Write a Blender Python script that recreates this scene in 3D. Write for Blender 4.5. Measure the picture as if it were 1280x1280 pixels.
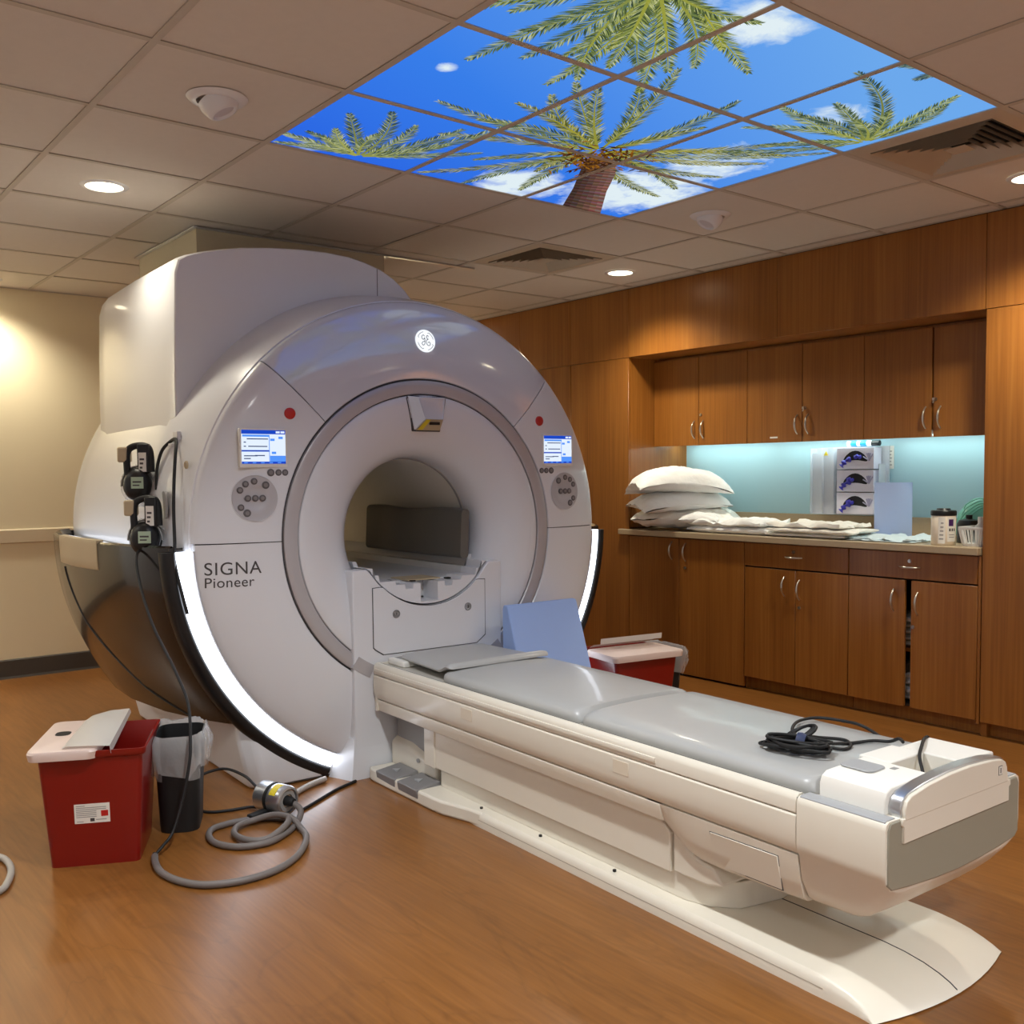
import bpy, bmesh, math, random
from math import sin, cos, pi, radians, sqrt, hypot
from mathutils import Vector, Matrix, noise
random.seed(7)
SC = bpy.context.scene
for o in list(bpy.data.objects):
    bpy.data.objects.remove(o)
COL = SC.collection
CEIL = 2.539
# ------------------------------------------------------------------ camera
yaw, pitch, roll = 2.4685, -0.0554, -0.0092
fw = Vector((cos(yaw) * cos(pitch), sin(yaw) * cos(pitch), sin(pitch)))
rt0 = Vector((sin(yaw), -cos(yaw), 0))
up0 = rt0.cross(fw)
rt = rt0 * cos(roll) + up0 * sin(roll)
up = -rt0 * sin(roll) + up0 * cos(roll)
cd = bpy.data.cameras.new('camera')
cam = bpy.data.objects.new('camera', cd)
COL.objects.link(cam)
cam.matrix_world = Matrix(((rt.x, up.x, -fw.x, 3.4535), (rt.y, up.y, -fw.y, -0.9972), (rt.z, up.z, -fw.z, CEIL - 1.2232), (0, 0, 0, 1)))
cd.sensor_width = 36.0
cd.sensor_fit = 'HORIZONTAL'
cd.lens = 1231.99 / 1280 * 36
cd.shift_y = 19.57 / 1280
cd.clip_start = 0.05
SC.camera = cam
# ------------------------------------------------------------------ world, exposure
wd = bpy.data.worlds.new('world')
SC.world = wd
wd.use_nodes = True
wd.node_tree.nodes['Background'].inputs[0].default_value = (0.02, 0.018, 0.016, 1)
wd.node_tree.nodes['Background'].inputs[1].default_value = 1.0
SC.view_settings.view_transform = 'Standard'
SC.view_settings.look = 'None'
SC.view_settings.gamma = 1
SC.view_settings.use_curve_mapping = False
SC.view_settings.exposure = 0.22
DOWN_W = 70.0          # watts of one downlight
SKY_E = 0.80           # emission of the printed light panels
LED_E = 5.0
UNDER_E = 11.0

# ------------------------------------------------------------------ materials
def lin(r, g, b):
    f = lambda c: (c / 255 / 12.92) if c / 255 <= 0.04045 else ((c / 255 + 0.055) / 1.055) ** 2.4
    return (f(r), f(g), f(b), 1)
MATS = {}
def mat(name, rgb, rough=0.5, metal=0.0, spec=0.5, coat=0.0, bump=0.0, bscale=200, var=0.0, vscale=5, trans=0.0, alpha=1.0, emit=None, es=0.0, sheen=0.0):
    if name in MATS:
        return MATS[name]
    m = bpy.data.materials.new(name)
    m.use_nodes = True
    nt = m.node_tree
    b = nt.nodes['Principled BSDF']
    c = lin(*rgb)
    b.inputs['Base Color'].default_value = c
    b.inputs['Roughness'].default_value = rough
    b.inputs['Metallic'].default_value = metal
    b.inputs['Specular IOR Level'].default_value = spec
    b.inputs['Coat Weight'].default_value = coat
    b.inputs['Coat Roughness'].default_value = 0.08
    b.inputs['Transmission Weight'].default_value = trans
    b.inputs['Alpha'].default_value = alpha
    b.inputs['Sheen Weight'].default_value = sheen
    if emit:
        b.inputs['Emission Color'].default_value = lin(*emit)
        b.inputs['Emission Strength'].default_value = es
    if var or bump:
        tc = nt.nodes.new('ShaderNodeNewGeometry')
        n = nt.nodes.new('ShaderNodeTexNoise')
        n.inputs['Scale'].default_value = vscale
        n.inputs['Detail'].default_value = 4
        nt.links.new(tc.outputs['Position'], n.inputs['Vector'])
        if var:
            mx = nt.nodes.new('ShaderNodeMix')
            mx.data_type = 'RGBA'
            mx.inputs[6].default_value = tuple(x * (1 - var) for x in c[:3]) + (1,)
            mx.inputs[7].default_value = tuple(min(1, x * (1 + var)) for x in c[:3]) + (1,)
            nt.links.new(n.outputs['Fac'], mx.inputs[0])
            nt.links.new(mx.outputs[2], b.inputs['Base Color'])
        if bump:
            n2 = nt.nodes.new('ShaderNodeTexNoise')
            n2.inputs['Scale'].default_value = bscale
            n2.inputs['Detail'].default_value = 3
            nt.links.new(tc.outputs['Position'], n2.inputs['Vector'])
            bp = nt.nodes.new('ShaderNodeBump')
            bp.inputs['Strength'].default_value = bump
            bp.inputs['Distance'].default_value = 0.02 if 'linen' in name else 0.004
            nt.links.new(n2.outputs['Fac'], bp.inputs['Height'])
            nt.links.new(bp.outputs['Normal'], b.inputs['Normal'])
    if name == 'gantry_gloss':
        b.inputs['Coat IOR'].default_value = 2.1
    MATS[name] = m
    return m

def wood_mat(name, c1, c2, c3, axis, rough=0.38, fine=90, broad=7, coat=0.0, figure=0.0):
    """laminate wood: grain stretched along one world axis"""
    m = bpy.data.materials.new(name)
    m.use_nodes = True
    nt = m.node_tree
    L = nt.links.new
    b = nt.nodes['Principled BSDF']
    g = nt.nodes.new('ShaderNodeNewGeometry')
    oi = nt.nodes.new('ShaderNodeObjectInfo')
    add = nt.nodes.new('ShaderNodeVectorMath')
    add.operation = 'MULTIPLY_ADD'
    cx = nt.nodes.new('ShaderNodeCombineXYZ')
    for i in range(3):
        L(oi.outputs['Random'], cx.inputs[i])
    L(cx.outputs[0], add.inputs[0])
    add.inputs[1].default_value = (3.1, 2.3, 1.7) if axis == 'Z' else (0, 0, 0)
    L(g.outputs['Position'], add.inputs[2])
    def tex(scale, st, detail, dist=0.0):
        mp = nt.nodes.new('ShaderNodeMapping')
        s = [1, 1, 1]
        s['XYZ'.index(axis)] = st
        mp.inputs['Scale'].default_value = s
        L(add.outputs[0], mp.inputs['Vector'])
        n = nt.nodes.new('ShaderNodeTexNoise')
        n.inputs['Scale'].default_value = scale
        n.inputs['Detail'].default_value = detail
        n.inputs['Distortion'].default_value = dist
        L(mp.outputs[0], n.inputs['Vector'])
        return n
    a = tex(broad, 0.05 if axis == 'Z' else 0.12, 3, 0.6)
    f = tex(fine, 0.02 if axis == 'Z' else 0.05, 4, 0.0)
    mm = nt.nodes.new('ShaderNodeMath')
    mm.operation = 'MULTIPLY_ADD'
    L(f.outputs['Fac'], mm.inputs[0])
    mm.inputs[1].default_value = 0.55
    mu = nt.nodes.new('ShaderNodeMath')
    mu.operation = 'MULTIPLY'
    L(a.outputs['Fac'], mu.inputs[0])
    mu.inputs[1].default_value = 0.5
    L(mu.outputs[0], mm.inputs[2])
    r = nt.nodes.new('ShaderNodeValToRGB')
    r.color_ramp.elements[0].position = 0.30
    r.color_ramp.elements[0].color = lin(*c1)
    r.color_ramp.elements[1].position = 0.74
    r.color_ramp.elements[1].color = lin(*c3)
    e = r.color_ramp.elements.new(0.52)
    e.color = lin(*c2)
    L(mm.outputs[0], r.inputs[0])
    out = r.outputs[0]
    if figure:
        w = tex(2.6, 0.35, 6, 2.2)
        rr = nt.nodes.new('ShaderNodeValToRGB')
        rr.color_ramp.elements[0].position = 0.47
        rr.color_ramp.elements[0].color = (1, 1, 1, 1)
        rr.color_ramp.elements[1].position = 0.53
        rr.color_ramp.elements[1].color = (1, 1, 1, 1)
        q = rr.color_ramp.elements.new(0.5)
        q.color = (1 - figure, 1 - figure, 1 - figure, 1)
        L(w.outputs['Fac'], rr.inputs[0])
        mx = nt.nodes.new('ShaderNodeMix')
        mx.data_type = 'RGBA'
        mx.blend_type = 'MULTIPLY'
        mx.inputs[0].default_value = 1
        L(out, mx.inputs[6])
        L(rr.outputs[0], mx.inputs[7])
        out = mx.outputs[2]
    L(out, b.inputs['Base Color'])
    b.inputs['Roughness'].default_value = rough
    b.inputs['Coat Weight'].default_value = coat
    b.inputs['Coat Roughness'].default_value = 0.25
    bp = nt.nodes.new('ShaderNodeBump')
    bp.inputs['Strength'].default_value = 0.06
    bp.inputs['Distance'].default_value = 0.002
    L(f.outputs['Fac'], bp.inputs['Height'])
    L(bp.outputs['Normal'], b.inputs['Normal'])
    MATS[name] = m
    return m
def emis(name, rgb, s):
    if name in MATS:
        return MATS[name]
    m = bpy.data.materials.new(name)
    m.use_nodes = True
    nt = m.node_tree
    nt.nodes.remove(nt.nodes['Principled BSDF'])
    e = nt.nodes.new('ShaderNodeEmission')
    e.inputs[0].default_value = lin(*rgb)
    e.inputs[1].default_value = s
    nt.links.new(e.outputs[0], nt.nodes['Material Output'].inputs[0])
    MATS[name] = m
    return m

WOODW = wood_mat('wood_wall', (126, 75, 25), (148, 92, 35), (165, 108, 47), 'Z', 0.33)
FLOORM = wood_mat('vinyl_floor', (112, 69, 29), (132, 84, 37), (150, 99, 48), 'X', 0.30, 60, 3.0, figure=0.14)
WHITE = mat('gantry_white', (226, 227, 231), 0.32, coat=0.35, var=0.015, vscale=3)
GLOSSW = mat('gantry_gloss', (216, 222, 232), 0.22, coat=0.9, var=0.01, vscale=3)
CREAM = mat('table_cream', (228, 221, 206), 0.38, coat=0.15, var=0.02, vscale=6)
RINGG = mat('ring_grey', (188, 184, 186), 0.35, 0.2)
GROOVE = mat('groove_dark', (70, 68, 70), 0.6)
BORE = mat('bore_liner', (236, 232, 222), 0.4)
PODM = mat('pod_brown', (22, 16, 11), 0.22, coat=0.5, var=0.1, vscale=3)
BLACK = mat('black_plastic', (16, 16, 17), 0.4)
RUBBER = mat('black_rubber', (20, 20, 21), 0.6)
BEIGE = mat('beige_plastic', (190, 172, 140), 0.45)
PADG = mat('pad_vinyl', (174, 174, 172), 0.36, coat=0.15, var=0.04, vscale=8, bump=0.05, bscale=18)
PADD = mat('pad_dark', (104, 100, 92), 0.5, bump=0.2, bscale=25)
PLATEG = mat('plate_grey', (150, 146, 130), 0.45)
STRIPG = mat('strip_grey', (165, 166, 168), 0.4)
SILVER = mat('brushed_silver', (200, 202, 206), 0.28, 0.9)
CHROME = mat('satin_nickel', (205, 200, 190), 0.28, 1.0)
LEDM = emis('led_white', (236, 243, 255), LED_E)
WALLB = mat('painted_wall', (236, 222, 188), 0.75, var=0.02, bump=0.1, bscale=300)
WALLN = mat('painted_wall_grey', (216, 222, 230), 0.75, var=0.02, bump=0.1, bscale=300)
TRIMB = mat('painted_trim', (214, 198, 168), 0.55)
BASEB = mat('rubber_base', (72, 66, 60), 0.5)
TILE = mat('ceiling_tile', (214, 206, 196), 0.9, var=0.03, vscale=30, bump=0.25, bscale=500)
TBAR = mat('ceiling_bar', (190, 180, 166), 0.6)
COUNT = mat('countertop_stone', (178, 158, 128), 0.4, var=0.06, vscale=120)
BLUEW = mat('pale_blue_panel', (176, 212, 222), 0.45)
DARKIN = mat('cabinet_inside', (40, 28, 18), 0.8)
LINEN = mat('white_linen', (248, 248, 246), 0.85, bump=0.5, bscale=16, sheen=0.2)
SHEETC = mat('cream_linen', (244, 240, 230), 0.85, bump=0.5, bscale=16, sheen=0.2)
PALEB = mat('pale_blue_linen', (206, 222, 228), 0.85, bump=0.1, bscale=60)
REDP = mat('red_plastic', (132, 18, 11), 0.3, coat=0.2)
REDB = mat('red_button', (196, 40, 36), 0.35)
LIDP = mat('milky_lid', (226, 204, 194), 0.35)
CLEARL = mat('clear_lid', (228, 226, 220), 0.25, alpha=0.72)
BAGP = mat('clear_bag', (228, 228, 228), 0.18, alpha=0.34, bump=1.0, bscale=40)
FOAMB = mat('blue_foam', (158, 184, 236), 0.8, bump=0.15, bscale=250)
FOAML = mat('light_blue_foam', (170, 190, 232), 0.8)
HOSEG = mat('grey_hose', (112, 104, 100), 0.5)
LABELW = mat('label_white', (235, 232, 224), 0.6)
PRINT = mat('print_dark', (70, 66, 66), 0.6)
YELLOW = mat('label_yellow', (222, 200, 40), 0.5)
PURPLE = mat('print_purple', (70, 30, 96), 0.5)
GREYP = mat('grey_plastic', (150, 148, 146), 0.45)
TRANSP = mat('frosted_acrylic', (232, 236, 244), 0.25, alpha=0.55)
GLOVE = mat('glove_purple', (58, 52, 170), 0.5)
GLOVED = mat('box_slot_black', (10, 10, 16), 0.6)
CYANB = mat('battery_cyan', (30, 150, 220), 0.4)
GREENM = mat('mask_green', (140, 214, 190), 0.25, alpha=0.75)
DUCT = mat('duct_shroud', (200, 188, 160), 0.5)

# ------------------------------------------------------------------ mesh helpers
class MB:
    def __init__(s):
        s.v = []
        s.f = []
    def add(s, vs, fs):
        n = len(s.v)
        s.v += [tuple(p) for p in vs]
        s.f += [tuple(i + n for i in f) for f in fs]
        return s
    def box(s, x0, x1, y0, y1, z0, z1):
        vs = [(x0, y0, z0), (x1, y0, z0), (x1, y1, z0), (x0, y1, z0), (x0, y0, z1), (x1, y0, z1), (x1, y1, z1), (x0, y1, z1)]
        return s.add(vs, [(0, 3, 2, 1), (4, 5, 6, 7), (0, 1, 5, 4), (1, 2, 6, 5), (2, 3, 7, 6), (3, 0, 4, 7)])
    def rings(s, rs, cap=True, close=True):
        """loft through rings of equal point counts"""
        n = len(rs[0])
        vs = [p for r in rs for p in r]
        fs = []
        for i in range(len(rs) - 1):
            for j in range(n if close else n - 1):
                k = (j + 1) % n
                fs.append((i * n + j, i * n + k, (i + 1) * n + k, (i + 1) * n + j))
        if cap:
            fs.append(tuple(range(n))[::-1])
            fs.append(tuple((len(rs) - 1) * n + j for j in range(n)))
        return s.add(vs, fs)
    def prism(s, poly, ax, a, b):
        """extrude a 2D polygon along an axis: 'x' polygon=(y,z), 'y' polygon=(x,z), 'z' polygon=(x,y)"""
        def P(p, t):
            return (t, p[0], p[1]) if ax == 'x' else (p[0], t, p[1]) if ax == 'y' else (p[0], p[1], t)
        return s.rings([[P(p, a) for p in poly], [P(p, b) for p in poly]])
    def tube(s, pts, r, n=8, cap=True):
        pts = [Vector(p) for p in pts]
        up_ = Vector((0, 0, 1))
        t0 = (pts[1] - pts[0]).normalized()
        nrm = t0.cross(up_)
        if nrm.length < 1e-3:
            nrm = t0.cross(Vector((1, 0, 0)))
        nrm.normalize()
        rs = []
        for i, p in enumerate(pts):
            t = (pts[min(i + 1, len(pts) - 1)] - pts[max(i - 1, 0)]).normalized()
            nrm = (nrm - t * nrm.dot(t))
            if nrm.length < 1e-6:
                nrm = t.orthogonal()
            nrm.normalize()
            bn = t.cross(nrm)
            rr = r[i] if isinstance(r, (list, tuple)) else r
            rs.append([p + nrm * rr * cos(2 * pi * k / n) + bn * rr * sin(2 * pi * k / n) for k in range(n)])
        return s.rings(rs, cap)
    def lathe(s, prof, c=(0, 0, 0), axis='z', n=24, a0=0.0, a1=360.0, closed_prof=False):
        """prof: (radius, height along axis). axis x: angle 0 = +y, 90 = +z ; axis z: angle 0=+x"""
        full = abs(a1 - a0) >= 359.9
        m = n if full else n + 1
        vs = []
        for k in range(m):
            a = radians(a0 + (a1 - a0) * k / n)
            for r, h in prof:
                if axis == 'x':
                    vs.append((c[0] + h, c[1] + r * cos(a), c[2] + r * sin(a)))
                elif axis == 'y':
                    vs.append((c[0] + r * cos(a), c[1] + h, c[2] + r * sin(a)))
                else:
                    vs.append((c[0] + r * cos(a), c[1] + r * sin(a), c[2] + h))
        q = len(prof)
        fs = []
        for k in range(n):
            k2 = (k + 1) % m
            for j in range(q if closed_prof else q - 1):
                j2 = (j + 1) % q
                fs.append((k * q + j, k * q + j2, k2 * q + j2, k2 * q + j))
        if closed_prof and not full:
            fs.append(tuple(range(q)))
            fs.append(tuple((m - 1) * q + j for j in range(q))[::-1])
        return s.add(vs, fs)
    def cyl(s, c, r, h, axis='z', n=20, r2=None):
        r2 = r if r2 is None else r2
        return s.lathe([(0, 0), (r, 0), (r2, h), (0, h)], c, axis, n)
    def build(s, name, m, parent=None, smooth=None, bevel=0.0, seg=2, subsurf=0, loc=None, rot=None):
        me = bpy.data.meshes.new(name)
        me.from_pydata(s.v, [], s.f)
        bm = bmesh.new()
        bm.from_mesh(me)
        bmesh.ops.remove_doubles(bm, verts=bm.verts, dist=1e-6)
        bmesh.ops.recalc_face_normals(bm, faces=bm.faces)
        bm.to_mesh(me)
        bm.free()
        me.materials.append(m)
        o = bpy.data.objects.new(name, me)
        COL.objects.link(o)
        if parent:
            o.parent = parent
        if loc is not None:
            o.location = loc
        if rot is not None:
            o.rotation_euler = rot
        if bevel:
            bv = o.modifiers.new('bevel', 'BEVEL')
            bv.width = bevel
            bv.segments = seg
            bv.limit_method = 'ANGLE'
            bv.angle_limit = radians(40)
            smooth = 40 if smooth is None else smooth
        if subsurf:
            ss = o.modifiers.new('sub', 'SUBSURF')
            ss.levels = subsurf
            ss.render_levels = subsurf
            smooth = 180 if smooth is None else smooth
        if smooth:
            for p in me.polygons:
                p.use_smooth = True
            if smooth < 180:
                me.set_sharp_from_angle(angle=radians(smooth))
        return o
def bx(name, m, parent, x0, x1, y0, y1, z0, z1, bevel=0.0, seg=2):
    return MB().box(x0, x1, y0, y1, z0, z1).build(name, m, parent, bevel=bevel, seg=seg)
def spline(pts, k=8, closed=False):
    P = [Vector(p) for p in pts]
    n = len(P)
    out = []
    for i in range(n if closed else n - 1):
        g = (lambda j: P[j % n]) if closed else (lambda j: P[max(0, min(n - 1, j))])
        a, b, c, d = g(i - 1), g(i), g(i + 1), g(i + 2)
        for q in range(k):
            t = q / k
            out.append(0.5 * (2 * b + (c - a) * t + (2 * a - 5 * b + 4 * c - d) * t * t + (3 * b - a - 3 * c + d) * t ** 3))
    out.append(P[0] if closed else P[-1])
    return out
def tag(o, label=None, cat=None, group=None, kind=None):
    if label:
        o['label'] = label
    if cat:
        o['category'] = cat
    if group:
        o['group'] = group
    if kind:
        o['kind'] = kind
    return o
def empty(name, loc=(0, 0, 0), rz=0.0, **k):
    o = bpy.data.objects.new(name, None)
    o.empty_display_size = 0.05
    COL.objects.link(o)
    o.location = loc
    o.rotation_euler = (0, 0, rz)
    tag(o, **k)
    return o
def copy_tree(o, parent=None):
    c = o.copy()
    COL.objects.link(c)
    c.parent = parent
    for ch in list(o.children):
        copy_tree(ch, c)
    return c
def rrect(w, h, r, n=5, cx=0, cy=0):
    pts = []
    for sx, sy, a in ((1, 1, 0), (-1, 1, 90), (-1, -1, 180), (1, -1, 270)):
        for k in range(n + 1):
            t = radians(a + 90 * k / n)
            pts.append((cx + sx * (w / 2 - r) + r * cos(t), cy + sy * (h / 2 - r) + r * sin(t)))
    return pts
def text_obj(name, body, size, m, parent, mtx, extr=0.0006, space=1.0, conform=None):
    cu = bpy.data.curves.new(name, 'FONT')
    cu.body = body
    cu.size = size
    cu.extrude = extr
    cu.space_character = space
    t = bpy.data.objects.new(name + '_c', cu)
    COL.objects.link(t)
    me = bpy.data.meshes.new_from_object(t.evaluated_get(bpy.context.evaluated_depsgraph_get()))
    bpy.data.objects.remove(t)
    me.transform(mtx)
    if conform:
        x0 = min(v.co.x for v in me.vertices)
        for v in me.vertices:
            v.co.x = conform(v.co.y, v.co.z) + .0004 + (.0008 if v.co.x - x0 > extr else 0)
    me.materials.clear()
    me.materials.append(m)
    o = bpy.data.objects.new(name, me)
    COL.objects.link(o)
    o.parent = parent
    return o
# ================================================================== STRUCTURE
XL, XR, YN, YW = -3.617, 5.2, -2.2, 3.778
floor = tag(bx('floor', FLOORM, None, XL - .1, XR + .1, YN - .1, 4.5, -.06, 0), 'warm wood-look vinyl floor', kind='structure')
def wall(name, m, lab, *b):
    return tag(bx(name, m, None, *b), lab, kind='structure')
wall('wall_left', WALLB, 'beige painted wall behind the scanner', XL - .1, XL, YN - .1, 4.5, 0, CEIL + .06)
wall('wall_front', WALLN, 'pale grey painted wall beside the camera', XL, XR, YN - .1, YN, 0, CEIL + .06)
wall('wall_back', WALLN, 'pale grey painted wall behind the camera', XR, XR + .1, YN - .1, 4.5, 0, CEIL + .06)
wr = wall('wall_right', WALLB, 'wood-panelled wall with a cabinet niche', XL, XR, 4.38, 4.5, 0, CEIL + .06)
t1 = tag(MB().prism([(XL, .885), (XL + .018, .892), (XL + .018, .972), (XL, .98)], 'y', YN, YW).build('trim_1', TRIMB), 'beige bumper rail on the left wall', kind='structure')
tag(MB().prism([(XL, 0), (XL + .02, 0), (XL + .014, .015), (XL + .012, .118), (XL, .125)], 'y', YN, YW).build('baseboard_left', BASEB), 'dark grey rubber baseboard', kind='structure')

# ---- wood panelling: separate boards on the right wall
def panel(x0, x1, z0, z1, y0=YW, y1=YW + .02, name='wood_panel'):
    g = .0012
    return bx(name, WOODW, wr, x0 + g, x1 - g, y0, y1, z0 + g, z1 - g, bevel=.0012, seg=1)
NX0, NX1, NZ1 = -1.266, 1.134, 2.082
cuts = [XL, -2.42, -1.847, NX0, -.07, NX1, 2.35, 3.56, XR]
for a, b in zip(cuts, cuts[1:]):
    panel(a, b, NZ1, CEIL - .002)
for a, b in ((XL, -2.42), (-2.42, -1.847), (-1.843, NX0)):
    panel(a, b, .055, NZ1)
for a, b in ((NX1 + .004, 2.35), (2.35, 3.56), (3.56, XR)):
    panel(a, b, .07, NZ1)
bx('shadow_gap', DARKIN, wr, XL, XR, YW + .022, YW + .03, .0, CEIL - .002) if False else None
bx('toe_kick', WOODW, wr, NX1 + .03, XR, YW + .06, YW + .08, 0, .075)
bx('toe_kick', DARKIN, wr, XL, NX0, YW + .02, YW + .04, 0, .06)
bx('backing_board', DARKIN, wr, XL, NX0 - .012, YW + .0205, YW + .04, .06, CEIL)
bx('backing_board', DARKIN, wr, NX1 + .032, XR, YW + .0205, YW + .04, .075, CEIL)
bx('niche_side', WOODW, wr, NX0 - .012, NX0, YW + .0205, 4.36, .94, NZ1 + .02)
bx('niche_side', WOODW, wr, NX1, NX1 + .03, YW + .0205, 4.36, 0, NZ1 + .02)
bx('niche_top', WOODW, wr, NX0, NX1, YW + .0205, 4.36, NZ1, NZ1 + .02)
bx('niche_back', BLUEW, wr, NX0, NX1, 4.36, 4.379, .9, NZ1)

# ---- ceiling
ceiling = tag(bx('ceiling', DARKIN, None, XL - .1, XR + .1, YN - .1, 4.5, CEIL + .06, CEIL + .1), 'suspended tile ceiling', kind='structure')
S = .61
xs = [XL] + [i * S for i in range(-5, 9)] + [XR]
ys = [YN] + [j * S for j in range(-3, 7)] + [YW]
PANEL_IJ = {(i, j) for i in range(0, 3) for j in range(1, 4)}
VENTS = {(2, 4), (-2, 4)}
tile_cache = {}
for a, b in zip(xs, xs[1:]):
    for c, d in zip(ys, ys[1:]):
        i, j = math.floor((a + b) / 2 / S), math.floor((c + d) / 2 / S)
        if (i, j) in PANEL_IJ or (i, j) in VENTS:
            continue
        w, h = round(b - a - .018, 4), round(d - c - .018, 4)
        if (w, h) not in tile_cache:
            o = MB().box(-w / 2, w / 2, -h / 2, h / 2, 0, .014).build('ceiling_tile', TILE, ceiling, bevel=.002, seg=1)
            tile_cache[(w, h)] = o
        else:
            o = tile_cache[(w, h)].copy()
            COL.objects.link(o)
        o.location = ((a + b) / 2, (c + d) / 2, CEIL + .002 + random.uniform(0, .0015))
for x in xs[1:-1]:
    o = MB().box(x - .0115, x + .0115, YN, YW, CEIL - .001, CEIL + .0015).box(x - .002, x + .002, YN, YW, CEIL, CEIL + .035).build('ceiling_bar', TBAR, ceiling)
for y in ys[1:-1]:
    o = MB().box(XL, XR, y - .0115, y + .0115, CEIL - .0012, CEIL + .0013).box(XL, XR, y - .002, y + .002, CEIL, CEIL + .035).build('ceiling_bar', TBAR, ceiling)

for b in ((XL, XL + .02, YN, YW), (XR - .02, XR, YN, YW), (XL, XR, YN, YN + .02), (XL, XR, YW - .02, YW - .0005)):
    bx('wall_angle', TBAR, ceiling, *b, CEIL - .001, CEIL + .0015)
# ---- printed light panels: a sky with palms
def sky_mat():
    m = bpy.data.materials.new('sky_print')
    m.use_nodes = True
    nt = m.node_tree
    L = nt.links.new
    nt.nodes.remove(nt.nodes['Principled BSDF'])
    e = nt.nodes.new('ShaderNodeEmission')
    L(e.outputs[0], nt.nodes['Material Output'].inputs[0])
    g = nt.nodes.new('ShaderNodeNewGeometry')
    sp = nt.nodes.new('ShaderNodeSeparateXYZ')
    L(g.outputs['Position'], sp.inputs[0])
    def math_(op, a, b=None, c=None):
        n = nt.nodes.new('ShaderNodeMath')
        n.operation = op
        for i, q in enumerate((a, b, c)):
            if q is None:
                continue
            if isinstance(q, (int, float)):
                n.inputs[i].default_value = q
            else:
                L(q, n.inputs[i])
        return n.outputs[0]
    # blue varies across the print: lighter towards +x +y
    gr = math_('MULTIPLY_ADD', sp.outputs['X'], .38, math_('MULTIPLY', sp.outputs['Y'], .18))
    r = nt.nodes.new('ShaderNodeValToRGB')
    r.color_ramp.elements[0].position = .15
    r.color_ramp.elements[0].color = lin(44, 104, 234)
    r.color_ramp.elements[1].position = 1.0
    r.color_ramp.elements[1].color = lin(112, 174, 244)
    k = r.color_ramp.elements.new(.5)
    k.color = lin(58, 130, 240)
    L(gr, r.inputs[0])
    n = nt.nodes.new('ShaderNodeTexNoise')
    n.inputs['Scale'].default_value = 7.0
    n.inputs['Detail'].default_value = 10
    n.inputs['Roughness'].default_value = .62
    n.inputs['Distortion'].default_value = .4
    L(g.outputs['Position'], n.inputs['Vector'])
    mask = None
    for cx, cy, rad, amp in ((.36, 2.18, .46, .60), (.14, 1.70, .30, .60), (.80, 2.16, .34, .45), (1.72, 1.30, .20, .55), (1.42, 2.08, .17, .45), (1.70, 1.0, .3, .35), (.95, .76, .05, .5), (.05, .75, .10, .3)):
        dx = math_('SUBTRACT', sp.outputs['X'], cx)
        dy = math_('SUBTRACT', sp.outputs['Y'], cy)
        d2 = math_('ADD', math_('MULTIPLY', dx, dx), math_('MULTIPLY', dy, dy))
        q = math_('MULTIPLY', math_('MAXIMUM', math_('SUBTRACT', 1.0, math_('DIVIDE', d2, rad * rad)), 0.0), amp)
        mask = q if mask is None else math_('MAXIMUM', mask, q)
    cl = math_('ADD', n.outputs['Fac'], math_('SUBTRACT', mask, .30))
    cr = nt.nodes.new('ShaderNodeValToRGB')
    cr.color_ramp.elements[0].position = .42
    cr.color_ramp.elements[0].color = (0, 0, 0, 1)
    cr.color_ramp.elements[1].position = .74
    cr.color_ramp.elements[1].color = (1, 1, 1, 1)
    L(cl, cr.inputs[0])
    mx = nt.nodes.new('ShaderNodeMix')
    mx.data_type = 'RGBA'
    L(cr.outputs[0], mx.inputs[0])
    L(r.outputs[0], mx.inputs[6])
    mx.inputs[7].default_value = lin(232, 246, 252)
    L(mx.outputs[2], e.inputs[0])
    e.inputs[1].default_value = SKY_E
    return m
def leaf_mat():
    m = bpy.data.materials.new('palm_print')
    m.use_nodes = True
    nt = m.node_tree
    nt.nodes.remove(nt.nodes['Principled BSDF'])
    e = nt.nodes.new('ShaderNodeEmission')
    a = nt.nodes.new('ShaderNodeAttribute')
    a.attribute_name = 'ink'
    nt.links.new(a.outputs['Color'], e.inputs[0])
    nt.links.new(e.outputs[0], nt.nodes['Material Output'].inputs[0])
    e.inputs[1].default_value = SKY_E
    return m
SKYM, LEAFM = sky_mat(), leaf_mat()
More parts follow.
